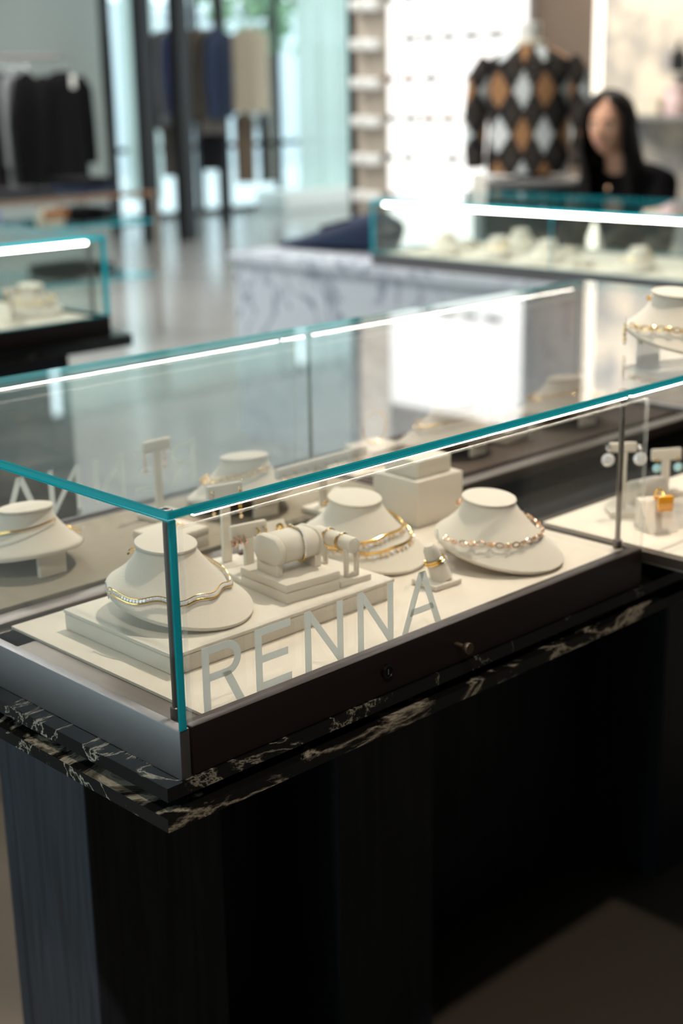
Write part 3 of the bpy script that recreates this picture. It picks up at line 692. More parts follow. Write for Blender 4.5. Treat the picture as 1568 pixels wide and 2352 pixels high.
for k, (x, y) in enumerate(((.80, .545), (1.03, .50), (1.10, .565), (1.32, .545))):
    q = bxo if k % 2 else bx2
    o = dup(q, (x, y, ZT), R(10*k), ('cream suede box in rear row behind open drawer', 'two-tier cream suede box between rear busts', 'cream suede box by the rear glass pane', 'two-tier cream suede box at far end of case')[k])
    z = ZT+(.0215 if k % 2 else .024)
    t = thing('bracelet', ('gold', 'diamond', 'rose gold', 'silver')[k]+' bangle standing on '+('the box behind open drawer', 'two-tier box between rear busts', 'box by rear glass pane', 'two-tier box at case end')[k], 'bracelet', (x, y, z+.0265), R(20*k))
    m = MB(); m.torus((0, 0, 0), .025, .0014, (0, 1, 0), 30, 6); finish(m, 'band', ('gold', 'silver', 'rose_gold', 'silver')[k], t)
    m = MB()
    for a in range(20, 165, 9): m.gem((math.cos(R(a))*.0262, -.0006, math.sin(R(a))*.0262), .0018, (math.cos(R(a)), -.4, math.sin(R(a))))
    finish(m, 'gemstones', 'diamond', t, smooth=False)

# bust standing on top of the case
bt_p = onz(1530, 838, H+HT)
bt = bust((bt_p.x+.105, bt_p.y+.045, H+HT+.0003), R(-12), 'cream suede necklace bust standing on top of the glass case')
nt_ = link_necklace('chunky gold chain necklace with trailing end on bust atop the glass case', bt, 'gold', NK3, r=.0045)
q0 = bust_pt(R(-118), .08, .006); m = MB()
for k in range(int((q0.z-.004)/.0062)):
    c = q0+Vector((-.002-.0006*math.sin(k), .002, -.004-k*.0062)); m.tube([c+Vector((.0022*math.cos(2*PI*j/8)*(k % 2), .0022*math.cos(2*PI*j/8)*((k+1) % 2), .0042*math.sin(2*PI*j/8))) for j in range(8)], .0008, 5, closed=True)
finish(m, 'trailing_chain', 'gold', nt_)

# ------------------------------------------------------------------ the other two glass cases
def simple_case(label, x0, x1, y0, y1, zb, led, base_mat, split=None):
    cx, cy = (x0+x1)/2, (y0+y1)/2; t = thing('display_case', label, 'display case', (cx, cy, zb))
    X0, X1, Y0, Y1 = x0-cx, x1-cx, y0-cy, y1-cy
    for a in ((X0, X1, Y0, Y0+.012), (X0, X1, Y1-.012, Y1), (X0, X0+.012, Y0+.012, Y1-.012), (X1-.012, X1, Y0+.012, Y1-.012)): finish(bx(*a, 0, HB, b=.001), 'base_panel', base_mat, t)
    finish(bx(X0+.012, X1-.012, Y0+.012, Y1-.012, .004, .030), 'bottom_plate', 'black_void', t)
    g = .009
    if led == 'x': finish(bx(X0+.03, X1-.03, Y0+.03, Y1-.03, .030, HB-.003, b=.001), 'tray', 'suede_tray', t)
    else: finish(bx(X0+.03, X1-.03, Y0+.03, Y1-.03, .030, HB-.003, b=.001), 'tray', 'suede_tray', t)
    pane('glass_top', X0, X1, Y0, Y1, HT-g, HT, t, True)
    z1 = HT-g-.0005
    pane('glass_pane', X0, X1, Y0, Y0+g, HB, z1, t, True); pane('glass_pane', X0, X1, Y1-g, Y1, HB, z1, t, True)
    pane('glass_pane', X0, X0+g, Y0+g, Y1-g, HB, z1, t, True); pane('glass_pane', X1-g, X1, Y0+g, Y1-g, HB, z1, t, True)
    for s in split or []:
        if led == 'x': finish(bx(X0+.010, X0+.013, s-cy-.002, s-cy+.002, HB, z1), 'pane_joint', 'glass_edge_far', t)
    if led == 'y': finish(bx(X0+.06, X1-.05, Y0+.010, Y0+.018, HT-g-.010, HT-g-.005), 'led_strip', 'led_far', t)
    else: finish(bx(X0+.010, X0+.018, Y0+.05, Y1-.06, HT-g-.0095, HT-g-.005), 'led_strip', 'led_far', t)
    for px, py in ((X0+.03, Y0+.03), (X1-.03, Y0+.03), (X0+.03, Y1-.03), (X1-.03, Y1-.03)):
        finish(MB().lathe([(.0035, HB), (.0035, z1)], 10, (px, py, 0)), 'corner_post', 'rod_metal', t)
    return t
cC = simple_case('glass jewellery case on dark counter beside the copper glass table', -.6, 1.388, 2.05, 2.68, H, 'y', 'bronze')
cs = onz(335, 768, H)
cc_ = thing('counter', 'dark counter with overhanging top under the smaller glass case', 'counter', (.4, 2.4, 0))
Mc = Matrix.Translation((-.4, -2.4, 0))
m = MB(); m.box(-.63, 1.43, 2.02, 2.75, H-.03, H, b=.001, M=Mc); finish(m, 'top', 'black_marble', cc_)
m = MB(); m.box(-.5, 1.30, 2.12, 2.65, 0, H-.03, M=Mc); finish(m, 'body', 'dark_wood', cc_)
ZC = H+HB-.0025
bo = bust((1.285, 2.235, ZC), R(-10), 'cream suede bust in the case on dark counter'); link_necklace('gold link necklace on bust in the case on dark counter', bo, 'gold', NK3, gem=False)
bo = bust((1.07, 2.42, ZC), R(0), 'cream suede bust beside earring stand in case on dark counter')
q = onz(45, 720, ZC); tq = tstand((1.17, 2.15, ZC), R(-10), .085, .046, 'cream earring stand in the case on dark counter')
for s in (-1, 1): drop(stand_pt(tq, s*.017, .08), .02, 'gold drop earring in the case on dark counter', group='drops in the case on dark counter')
o = dup(bxo, (1.10, 2.26, ZC), R(5), 'two-tier cream box in the case on dark counter')
hoop((1.10, 2.26, ZC+.0335), .006, R(40), 'gold hoop on the box in case on dark counter')

ZB = -.07+H
BX, BY0, BY1 = 3.262, .35, 2.975
cB = simple_case('long glass jewellery case on pale marble counter before the dark-haired woman', BX, BX+.6, BY0, BY1, ZB, 'x', 'bronze_daylit', split=[2.12, 1.2])
cb = thing('counter', 'pale blue-grey veined marble counter under the long glass case', 'counter', (3.6, 2.0, 0))
Mb = Matrix.Translation((-3.6, -2, 0))
m = MB(); m.box(3.235, 3.95, .2, 3.80, ZB-.04, ZB, b=.002, M=Mb); finish(m, 'top', 'white_marble', cb)
m = MB(); m.box(3.25, 3.93, .22, 3.78, 0.0, ZB-.04, M=Mb); finish(m, 'body', 'white_marble', cb)
ZD = ZB+HB-.0025
for k, (dx, y, a) in enumerate(((.16, 2.74, -80), (.17, 2.50, -95), (.18, 2.27, -70), (.17, 1.88, -90), (.19, 1.62, -110), (.44, 2.60, -60))):
    bo = bust((BX+dx, y, ZD), R(a), 'cream suede bust in the pale marble counter case, '+('next to end pane', 'second along the front', 'by the pane joint', 'beyond the pane joint', 'before the woman', 'in the rear row')[k])
    if k in (1, 3, 4): row_necklace('gold necklace on bust in the pale counter case, '+{1: 'second along the front', 3: 'beyond the pane joint', 4: 'before the woman'}[k], NK2, (0,), bo, 'gold', k == 3)
for k, (y, dx) in enumerate(((2.83, .40), (2.36, .43), (2.08, .14), (1.75, .42), (1.40, .16))):
    o = dup(bxo if k % 2 else bx2, (BX+dx, y, ZD), R(90+12*k), 'low cream suede box in the pale counter case, '+('behind the first bust', 'between the rear bust and pane', 'at the pane joint', 'behind middle busts', 'in the bare front stretch')[k])
    hoop((BX+dx, y, ZD+.0345 if k % 2 else ZD+.0375), .0062, R(30*k), ('gold', 'rose gold', 'silver', 'bright gold', 'large gold')[k]+' hoop on a box in the pale counter case', ('gold', 'rose_gold', 'silver', 'gold', 'gold')[k])

# navy bag lying on the pale counter
bgp = onz(775, 560, ZB)
bag = thing('handbag', 'slouchy dark navy bag lying on the pale marble counter end', 'bag', (3.60, 3.46, ZB), R(-80))
rings = []
for j, (x, w, h) in enumerate(((-.36, .01, .012), (-.33, .05, .02), (-.20, .09, .05), (-.05, .11, .10), (.08, .115, .145), (.18, .11, .165), (.25, .07, .14), (.27, .02, .08))):
    rings.append([Vector((x+.01*math.sin(3*a), w*math.cos(a), max(0, h*.5+h*.5*math.sin(a)))) for a in [2*PI*i/20 for i in range(20)]])
finish(MB().rings(rings), 'body', 'navy_cloth', bag, angle=60)
m = MB(); m.tube([(.10, .06, .12), (-.02, .085, .098), (-.12, .03, .085), (-.10, -.04, .09), (.06, -.06, .128)], .008, 8); finish(m, 'handle', 'black_cloth', bag)

# ------------------------------------------------------------------ eyewear wall
ZS = [.882-.265*4+.265*k+H for k in range(7)]
ey = thing('eyewear_display', 'backlit white eyewear display panel with thin white shelves', 'display', (XE, 5.82, 0))
finish(bx(-.02, .015, 5.19-5.82, 6.45-5.82, .35, 2.2+H), 'lightbox', 'lightbox', ey)
for s, y in ((0, 5.165), (1, 6.45)): finish(bx(-.03, .018, y-5.82, y+.022-5.82, .3, 2.24+H), 'side_frame', 'grey_frame', ey)
for z in ZS:
    if z > 2.9 or z < .4: continue
    sh = finish(bx(-.17, -.021, 5.20-5.82, 6.44-5.82, z-.008, z), 'shelf', 'glass_far', ey, smooth=False)
    finish(bx(-.15, -.045, 6.49-5.82, 6.59-5.82, z-.035, z+.04, b=.012), 'end_block', 'pale_plastic', sh)
    finish(bx(-.15, -.045, 6.63-5.82, 6.71-5.82, z-.03, z+.045, b=.012), 'end_block', 'pale_plastic', sh)
sg0 = {}
def sunglasses(loc, rz, mat, label, group):
    if mat in sg0: return dup(sg0[mat], loc, rz, label, group)
    t = thing('sunglasses', label, 'sunglasses', loc, rz, group)
    m = MB()
    for s in (-1, 1): m.tube([(s*.037+.029*math.cos(2*PI*k/16)*(1+.1*math.cos(4*PI*k/16)), 0, .026+.022*math.sin(2*PI*k/16)) for k in range(16)], .0042, 6, closed=True)
    m.tube([(-.009, 0, .034), (0, -.002, .038), (.009, 0, .034)], .003, 6); finish(m, 'frame', mat, t)
    for s in (-1, 1): finish(MB().rings([[Vector((s*.035+.026*math.cos(2*PI*k/16), y, .026+.020*math.sin(2*PI*k/16))) for k in range(16)] for y in (-.001, .001)]), 'lens', 'lens_dark', t)
    for s in (-1, 1): finish(MB().tube([(s*.062, .002, .034), (s*.066, .012, .035), (s*.064, .10, .034), (s*.062, .115, .012), (s*.061, .118, .004)], [.003, .003, .0025, .003, .003], 6), 'temple', mat, t)
    sg0[mat] = t; return t
mats = ['black_frame', 'grey_frame', 'tortoise', 'black_frame', 'black_frame', 'tortoise', 'grey_frame', 'black_frame']
ORD = ['lowest', 'second', 'third', 'fourth', 'fifth', 'sixth', 'seventh', 'eighth', 'ninth', 'top']
nm = {'black_frame': 'black', 'grey_frame': 'grey', 'tortoise': 'tortoiseshell'}
row = 0
for k, z in enumerate(ZS):
    if z > 2.9 or z < .4: continue
    for j in range(6):
        if (j*3+k*5) % 7 == 0: continue
        mt = mats[(j*3+k*2) % 8]
        sunglasses((XE-.152, 5.36+j*.19+.02*math.sin(k*3+j), z+.0022), R(-90), mt, '%s sunglasses on the %s shelf of the lit eyewear panel' % (nm[mt], ORD[row]), '%s sunglasses on the %s eyewear shelf' % (nm[mt], ORD[row]))
    row += 1
# stone wall shelf and things on it
zs = onx(1500, 264, XE-.1).z
shf = finish(bx(XE-.30, XE-.02, 2.6, 4.36, zs-.03, zs, b=.003), 'wall_shelf', 'grey_frame'); tag(shf, 'long dark wall shelf on the mottled stone wall', 'shelf')
for k, (u, w, h, mt, lb) in enumerate(((1556, .09, .17, 'pink', 'pink gift box standing on the stone wall shelf'), (1500, .16, .10, 'cream_cloth', 'wide cream box on the stone wall shelf'))):
    p = onx(u, 250, XE-.15); t = thing('gift_box', lb, 'box', (XE-.16, p.y, zs)); finish(bx(-.07, .07, -w/2, w/2, 0, h*.8, b=.004), 'body', mt, t); finish(bx(-.074, .074, -w/2-.004, w/2+.004, h*.8+.001, h, b=.004), 'lid', mt, t)
p = onx(1562, 140, XE-.1); pic = thing('wall_vase', 'small black bottle on the upper stone wall bracket', 'bottle', (XE-.12, p.y, p.z-.06))
finish(MB().lathe([(.03, 0), (.045, .01), (.045, .10), (.015, .13), (.015, .17)], 16), 'body', 'black_frame', pic); finish(bx(-.08, .10, -.08, .08, -.02, -.0005), 'bracket', 'stone_wall', pic)

# ------------------------------------------------------------------ mannequin in the argyle sweater on a black plinth
mp = atd(1210, 392, 6.5)
pln = thing('plinth', 'black display plinth under the sweater mannequin', 'plinth', (mp.x, mp.y, 0), R(45))
finish(bx(-.30, .30, -.22, .22, 0, mp.z-.055, b=.004), 'body', 'black_frame', pln); finish(bx(-.31, .31, -.23, .23, mp.z-.054, mp.z-.03, b=.003), 'top', 'grey_frame', pln)
mq = thing('mannequin', 'headless mannequin torso wearing black argyle sweater with brown and white diamonds', 'mannequin', (mp.x, mp.y, mp.z-.0295), R(-45))
mq.rotation_euler.z = R(-50)
SWH = .56
def torso_ring(h, n=96, puff=0):
    """h 0 hem .. 1 neck"""
    keys = [(0, .185, .115), (.1, .190, .118), (.35, .178, .11), (.6, .188, .115), (.78, .200, .112), (.88, .185, .10), (.94, .135, .085), (.98, .085, .07), (1.0, .066, .062)]
    for (a, w0, d0), (b, w1, d1) in zip(keys, keys[1:]):
        if a <= h <= b: f = (h-a)/(b-a); w, d = w0+(w1-w0)*f, d0+(d1-d0)*f
    return [Vector(((w+puff)*math.cos(2*PI*i/n), (d+puff)*math.sin(2*PI*i/n), .02+h*SWH)) for i in range(n)]
def argyle(u, v):
    """u around in metres, v up in metres -> colour"""
    du, dv = .138, .192
    x, y = u/du, v/dv; i, j = round(x), round(y)
    if abs(x-i)+abs(y-j) < .43: return ((.62, .66, .68, 1), (.33, .17, .08, 1))[(i+j) % 2]
    x, y = x-.5, y-.5
    if abs(abs(x-round(x))-abs(y-round(y))) < .03 and abs(x-round(x)) < .3: return (.09, .07, .055, 1)
    return (.012, .010, .010, 1)
def colour(o, fn):
    ca = o.data.color_attributes.new('knit', 'FLOAT_COLOR', 'POINT')
    for i, v in enumerate(o.data.vertices): ca.data[i].color = fn(v.co)
m_, nt, b_, out_ = new_mat('knit'); b_.inputs['Roughness'].default_value = .95
at_ = nt.nodes.new('ShaderNodeVertexColor'); at_.layer_name = 'knit'; nt.links.new(at_.outputs['Color'], b_.inputs['Base Color'])
sw = finish(MB().rings([torso_ring(j/90) for j in range(91)]), 'sweater', 'knit', mq, angle=60)
colour(sw, lambda c: argyle(math.atan2(c.y, c.x)*.17+.03, c.z))
for s in (-1, 1):
    pts = [(s*.165, 0, .02+SWH*.86), (s*.215, -.005, .02+SWH*.74), (s*.235, -.015, .02+SWH*.5), (s*.238, -.03, .02+SWH*.2), (s*.235, -.045, .05)]
    P = []
    for i in range(4):
        for f in range(12): P.append(Vector(pts[i]).lerp(Vector(pts[i+1]), f/12))
    P.append(Vector(pts[-1]))
    sl_ = finish(MB().tube(P, [.062-.020*i/len(P) for i in range(len(P))], 40), 'sleeve', 'knit', sw, angle=60)
    colour(sl_, lambda c: argyle(math.atan2(c.y+.02, c.x-math.copysign(.22, c.x))*.05+.02, c.z))
finish(MB().lathe([(.052, .02+SWH), (.048, .02+SWH+.06), (.050, .02+SWH+.085), (.044, .02+SWH+.095)], 24), 'neck_cap', 'pale_plastic', mq)
finish(MB().torus((0, 0, .02+SWH+.004), .063, .011, (0, 0, 1), 28, 8), 'collar', 'cream_cloth', mq)
finish(bx(-.10, .10, -.07, .07, 0, .02, b=.004), 'base', 'black_frame', mq)
# tent card and small lamp by the case
tcp = onz(1125, 440, ZB+HT)
tcd = thing('tent_card', 'folded white tent card standing on the pale counter case', 'card', (min(max(tcp.x, BX+.1), BX+.5), min(tcp.y, BY1-.05), ZB+HT+.0004), R(-50))
for s in (-1, 1): finish(MB().rings([[Vector((-.035, s*.022, 0)), Vector((.035, s*.022, 0)), Vector((.020, s*.001, .075)), Vector((-.020, s*.001, .075))], [Vector((-.035, s*.024, 0)), Vector((.035, s*.024, 0)), Vector((.020, s*.0025, .076)), Vector((-.020, s*.0025, .076))]]), 'leaf', 'white_card', tcd, smooth=False)
lp = atd(1152, 378, 6.1)
# small silver dish on the plinth edge
dsh = thing('dish', 'small shiny white dish on the plinth edge beside mannequin', 'dish', (mp.x-.20, mp.y-.03, mp.z-.0295)); finish(MB().lathe([(.02, 0), (.03, .004), (.055, .016), (.053, .018), (.03, .008)], 24), 'bowl', 'pale_plastic', dsh)

# ------------------------------------------------------------------ the woman behind the pale counter
def skin_mesh(nodes, edges, sub=2):
    """nodes {name: (pos, radius)}; grows one smooth surface over the joints"""
    names = list(nodes); me = bpy.data.meshes.new('skeleton')
    me.from_pydata([nodes[n][0] for n in names], [(names.index(a), names.index(b)) for a, b in edges], [])
    o = bpy.data.objects.new('skeleton', me); C.objects.link(o)
    md = o.modifiers.new('s', 'SKIN'); md.use_smooth_shade = True
    for i, n in enumerate(names):
        r = nodes[n][1]; sv = me.skin_vertices[0].data[i]; sv.radius = r if isinstance(r, tuple) else (r, r); sv.use_root = (i == 0)
    s = o.modifiers.new('u', 'SUBSURF'); s.levels = sub; s.render_levels = sub
    bpy.context.view_layer.update(); dg = bpy.context.evaluated_depsgraph_get()
    out = bpy.data.meshes.new_from_object(o.evaluated_get(dg)); bpy.data.objects.remove(o); return out
hp = atd(1368, 290, 5.75)                               # middle of her face
wp = thing('person', 'woman with long dark hair in a black top leaning behind pale counter', 'person', (hp.x+.20, hp.y-.02, 0), R(-90))
# local frame: she faces -y, x is her left; head is at hz
hz = hp.z; 
hc = Vector((0.0, -.14, hz))
SHO = hz-.205
nodes = {'pelvis': ((0, .10, SHO-.46), (.150, .115)), 'waist': ((0, .08, SHO-.26), (.120, .092)), 'chest': ((0, .02, SHO-.08), (.145, .105)), 'top': ((0, -.03, SHO+.005), (.085, .07)), 'neck': ((0, -.075, SHO+.09), (.050, .052)), 'skull': ((0, -.11, hz-.04), (.052, .055))}
edges = [('pelvis', 'waist'), ('waist', 'chest'), ('chest', 'top'), ('top', 'neck'), ('neck', 'skull')]
for s, tx in ((1, 'l'), (-1, 'r')):
    nodes.update({'sh'+tx: ((s*.175, 0, SHO-.030), .058), 'el'+tx: ((s*.225, -.08, SHO-.30), .042), 'wr'+tx: ((s*.14, -.30, SHO-.40), (.026, .022)), 'pa'+tx: ((s*.125, -.37, SHO-.405), (.034, .015)),
                  'hi'+tx: ((s*.09, .10, SHO-.54), .088), 'kn'+tx: ((s*.10, .09, .50), .058), 'an'+tx: ((s*.10, .12, .09), .038), 'to'+tx: ((s*.11, -.03, .035), (.036, .028))})
    edges += [('chest', 'sh'+tx), ('sh'+tx, 'el'+tx), ('el'+tx, 'wr'+tx), ('wr'+tx, 'pa'+tx), ('pelvis', 'hi'+tx), ('hi'+tx, 'kn'+tx), ('kn'+tx, 'an'+tx), ('an'+tx, 'to'+tx)]
    for k, (dx, ln) in enumerate(((-.024, .068), (-.008, .076), (.008, .072), (.023, .056))):
        a, b, c = 'f%d%sa' % (k, tx), 'f%d%sb' % (k, tx), 'f%d%sc' % (k, tx)
        nodes[a] = ((s*.122+dx, -.40, SHO-.405), .0092); nodes[b] = ((s*.12+dx*1.15, -.40-ln*.5, SHO-.410), .0085); nodes[c] = ((s*.118+dx*1.2, -.40-ln, SHO-.422), .0075)
        edges += [('pa'+tx, a), (a, b), (b, c)]
    a, b = 'th%sa' % tx, 'th%sb' % tx
    nodes[a] = ((s*.095, -.365, SHO-.41), .011); nodes[b] = ((s*.075, -.395, SHO-.418), .0088); edges += [('wr'+tx, a), (a, b)]
me = skin_mesh(nodes, edges)
bm = bmesh.new(); bm.from_mesh(me)
def head_pt(th, ph):
    """th 0 crown .. pi chin, ph 0 = face"""
    x, y, z = math.sin(th)*math.sin(ph), -math.sin(th)*math.cos(ph), math.cos(th)
    w = .074*(1-.20*max(0, -z)**1.6); d = .094
    p = Vector((x*w, y*d*(1 if y < 0 else 1.05), z*.116))
    if y < -.3:                                              # face relief
        fx, fz = p.x, p.z
        p.y += -.022*math.exp(-((fx/.013)**2+((fz+.022)/.020)**2))-.010*math.exp(-((fx/.008)**2+((fz-.004)/.022)**2))
        for s in (-1, 1): p.y += .011*math.exp(-(((fx-s*.032)/.015)**2+((fz-.008)/.012)**2))
        p.y += -.007*math.exp(-((fx/.022)**2+((fz+.056)/.010)**2))-.008*math.exp(-((fx/.02)**2+((fz+.092)/.014)**2))
        p.y += .012*max(0, -z-.3)*0
    return p
HQ = Matrix.Translation(hc) @ Matrix.Rotation(R(14), 4, 'Z') @ Matrix.Rotation(R(6), 4, 'X')
n_, k_ = 40, 32; vr = []
for j in range(k_+1): vr.append([bm.verts.new(HQ @ head_pt(PI*(.02+.96*j/k_), 2*PI*i/n_)) for i in range(n_)])
for a, b in zip(vr, vr[1:]):
    for i in range(n_): bm.faces.new((a[i], b[i], b[(i+1) % n_], a[(i+1) % n_]))
bm.faces.new(vr[0]); bm.faces.new(list(reversed(vr[-1])))
mbw = MB(); mbw.bm.free(); mbw.bm = bm
for s in (-1, 1): mbw.lathe([(.004, -.03), (.013, -.022), (.017, 0), (.015, .018), (.005, .026)], 10, sx=.45, M=HQ @ Matrix.Translation((s*.074, .008, -.008)))
finish(mbw, 'body', 'skin', wp, angle=80)
for s in (-1, 1):
    e = finish(MB().lathe([(.011*math.sin(PI*i/8), -.011*math.cos(PI*i/8)) for i in range(9)], 14, M=HQ @ Matrix.Translation((s*.031, -.072, .008))), 'eye', 'eye_white', wp)
    finish(MB().lathe([(.006*math.sin(PI*i/6), -.003*math.cos(PI*i/6)) for i in range(7)], 12, M=HQ @ Matrix.Translation((s*.031, -.082, .008)) @ Matrix.Rotation(R(90), 4, 'X')), 'iris', 'iris', e)
    finish(MB().tube([HQ @ Vector(q) for q in ((s*.012, -.088, .026), (s*.030, -.085, .033), (s*.050, -.072, .026))], [.003, .0035, .002], 6), 'eyebrow', 'hair', wp)
finish(MB().tube([HQ @ Vector(q) for q in ((-.022, -.084, -.056), (-.008, -.094, -.053), (0, -.095, -.055), (.008, -.094, -.053), (.022, -.084, -.056))], [.002, .0055, .006, .0055, .002], 8), 'lips', 'lip', wp)
# hair: one shell from the crown down to the chest, open at the face
rows = []
nh = 30
for j in range(26):
    f = j/25; ring = []
    z = .128-f*.50
    op = R(8+100*min(1, max(0, (f-.02)/.10))**.8) if f < .14 else R(56-18*min(1, (f-.14)/.5))
    if f < .14: op = R(8+48*min(1, f/.14))
    for i in range(nh):
        a = op+(2*PI-2*op)*i/(nh-1)
        if z > 0: rr = math.sqrt(max(.0, 1-(z/.131)**2)); w, d = .090*rr+.006, .110*rr+.006
        else:
            g = min(1, -z/.37); w, d = .094+.030*math.sin(min(1, g*1.3)*PI*.5), .112-.010*g
        y = -d*math.cos(a); x = w*math.sin(a)*(1+.05*math.sin(i*1.7+j*.3))
        if z < -.1 and y < 0: y = y*.75
        p = Vector((x, y, z)); 
        p = HQ @ p if z > -.05 else Vector((HQ @ p))+Vector((0, .05*min(1, (-z-.05)/.3), 0))
        ring.append(p)
    rows.append(ring)
mh = MB(); mh.rings(rows, False, False, closed=False)
ho = finish(mh, 'hair', 'hair', wp, angle=80); md = ho.modifiers.new('t', 'SOLIDIFY'); md.thickness = .016; md.offset = 1
# clothes
cl = {k: v for k, v in nodes.items() if k in ('pelvis', 'waist', 'chest', 'shl', 'shr', 'ell', 'elr', 'wrl', 'wrr')}
def fat(r, d): return (r[0]+d, r[1]+d) if isinstance(r, tuple) else r+d
cl = {k: (v[0], fat(v[1], .018)) for k, v in cl.items()}; cl['yoke'] = ((0, -.045, SHO+.028), (.082, .080))
me = skin_mesh(cl, [('pelvis', 'waist'), ('waist', 'chest'), ('chest', 'yoke')]+[e for e in edges if e[0] in cl and e[1] in cl and e[0][:2] in ('ch', 'sh', 'el') and e[1] != 'top'])
bm = bmesh.new(); bm.from_mesh(me); mbw = MB(); mbw.bm.free(); mbw.bm = bm; bl = finish(mbw, 'blouse', 'blouse', wp, angle=80)
ps = CAM; bpt = Vector((0, -.125, SHO-.03)); finish(MB().ball((0, -.128, SHO-.045), .012, 10), 'pendant', 'rose_gold', wp)
tr = {k: (v[0], fat(v[1], .012)) for k, v in nodes.items() if k in ('pelvis', 'hil', 'hir', 'knl', 'knr', 'anl', 'anr')}
me = skin_mesh(tr, [e for e in edges if e[0] in tr and e[1] in tr]); bm = bmesh.new(); bm.from_mesh(me); mbw = MB(); mbw.bm.free(); mbw.bm = bm; finish(mbw, 'trousers', 'charcoal_cloth', wp, angle=80)
for s in (-1, 1): finish(MB().rings([[Vector((s*.108+w*math.cos(2*PI*i/16), y+.0*i, max(.001, .032+h*math.sin(2*PI*i/16)))) for i in range(16)] for y, w, h in ((.16, .03, .03), (.12, .046, .045), (.02, .052, .04), (-.06, .050, .034), (-.10, .025, .03))]), 'shoe', 'black_frame', wp)

# ------------------------------------------------------------------ clothes racks
def garment(name, label, cat, loc, rz, w, h, d, mat, sleeves=True, group=None, hook=True, waist=1.0, flare=1.0, hooky=False):
    """hanging garment; loc = where its hanger hook meets the rail; x across the shoulders"""
    t = thing(name, label, cat, loc, rz, group); rs = []; n = 28; ph = random.uniform(0, 6)
    for f, ww, dd in ((0, .22, .5), (.02, .42, .6), (.05, .78, .75), (.09, .97, .9), (.14, 1.0, 1.0), (.35, .98*waist, 1.0), (.6, .97*waist, 1.0), (.85, 1.0*flare, 1.05), (1.0, 1.02*flare, 1.05)):
        rs.append([Vector((w/2*ww*math.cos(2*PI*i/n), d/2*dd*math.sin(2*PI*i/n)*(1+.25*f*math.sin(5*2*PI*i/n+ph)), -.10-f*h)) for i in range(n)])
    finish(MB().rings(rs), 'body', mat, t, angle=60)
    if sleeves:
        for s in (-1, 1): finish(MB().tube([(s*w*.40, 0, -.10-h*.06), (s*w*.50, -.01, -.10-h*.16), (s*w*.555, -.01, -.10-h*.45), (s*w*.57, -.02, -.10-h*.80)], [d*.40, d*.52, d*.46, d*.36], 12), 'sleeve', mat, t)
    if hook: finish(MB().tube([Vector((0, q[0], q[2])) if hooky else Vector(q) for q in ((0, 0, -.11), (0, 0, -.05), (.022, 0, -.022), (.022, 0, .008), (0, 0, .022), (-.022, 0, .006))], .003, 6), 'hanger_hook', 'chrome', t)
    return t
# black jackets on the chrome rail
rA, rB = atd(-60, 133, 10.2), atd(140, 130, 10.2); dr = (rB-rA); dr.z = 0; ra = math.atan2(dr.y, dr.x)
rk = thing('clothes_rail', 'chrome clothes rail hung with dark jackets', 'clothes rail', (rA.x, rA.y, 0), ra); ln = dr.length; rzl = (rA.z+rB.z)/2
finish(MB().tube([(-.5, 0, rzl), (ln, 0, rzl)], .014, 10), 'rail', 'rod_metal', rk)
for x in (-.48, ln-.02):
    finish(MB().tube([(x, .36, .02), (x, .36, rzl-.02), (x, .34, rzl), (x, .014, rzl)], .014, 10), 'upright', 'chrome', rk); finish(bx(x-.02, x+.02, .11, .61, 0, .03, b=.004), 'foot', 'chrome', rk)
for k, (u, mt, nm_) in enumerate(((-22, 'brown_cloth', 'dark brown jacket at the inner end of the chrome rail'), (5, 'charcoal_cloth', 'charcoal jacket between brown and white-striped garments on chrome rail'), (30, 'grey_cloth', 'pale grey garment among jackets on the chrome rail'), (56, 'black_cloth', 'black jacket with white tag beside the pale grey garment'), (138, 'black_cloth', 'long black jacket at the outer end of the chrome rail'))):
    p = atd(u, 132, 10.2)
    g = garment('jacket', nm_, 'jacket', (p.x, p.y, rzl), ra+R(80 if k < 4 else 58), .48 if k < 4 else .46, .82, .05 if k < 4 else .10, mt, True)
    if k >= 3: finish(bx(-.05, .0, -.13, -.125, -.22, -.13, b=.002), 'tag', 'white_card', g)
# tall black frame with garments in front of the window
fx = [onz(270, 540, 0), onz(350, 556, 0), onz(432, 552, 0), onz(520, 515, 0)]
fr = thing('garment_frame', 'tall black steel frame with hanging garments by the window', 'clothes rack', (9.0, 11.3, 0)); 
Mf = Matrix.Translation((-9, -11.3, 0)); wd_ = [.085, .14, .15, .10]
for p, w in zip(fx, wd_): finish(MB().box(p.x-w/2, p.x+w/2, p.y-w/2, p.y+w/2, 0, 3.3, M=Mf), 'post', 'black_metal', fr)
def fbar(p, q, z, r=.03): finish(MB().tube([Mf @ Vector((p.x, p.y, z)), Mf @ Vector((q.x, q.y, z))], r, 4), 'crossbar', 'black_metal', fr)
for z in (3.25,): fbar(fx[0], fx[1], z); fbar(fx[1], fx[2], z); fbar(fx[2], fx[3], z); fbar(fx[0], fx[3], z)
zr_ = onz(500, 60, 0); railz = atd(470, 52, 14.7).z
fbar(fx[1], fx[3], railz+.30, .018); fbar(fx[0], fx[2], railz+.30, .018)
GL = [(372, 'taupe_cloth', .95, 'coat', 'taupe coat at the inner end of the tall black frame'), (390, 'grey_cloth', .90, 'coat', 'grey coat next to the taupe coat on black frame'), (408, 'indigo_cloth', .80, 'shirt', 'indigo shirt between grey and charcoal coats'),
      (446, 'charcoal_cloth', .88, 'coat', 'charcoal coat between the thick black posts'), (464, 'brown_cloth', .85, 'coat', 'dark brown coat hanging among the charcoal coats'), (482, 'taupe_cloth', 1.0, 'coat', 'long taupe coat beside the navy shirt'), (502, 'navy_cloth', .85, 'shirt', 'navy shirt next to the beige shirt')]
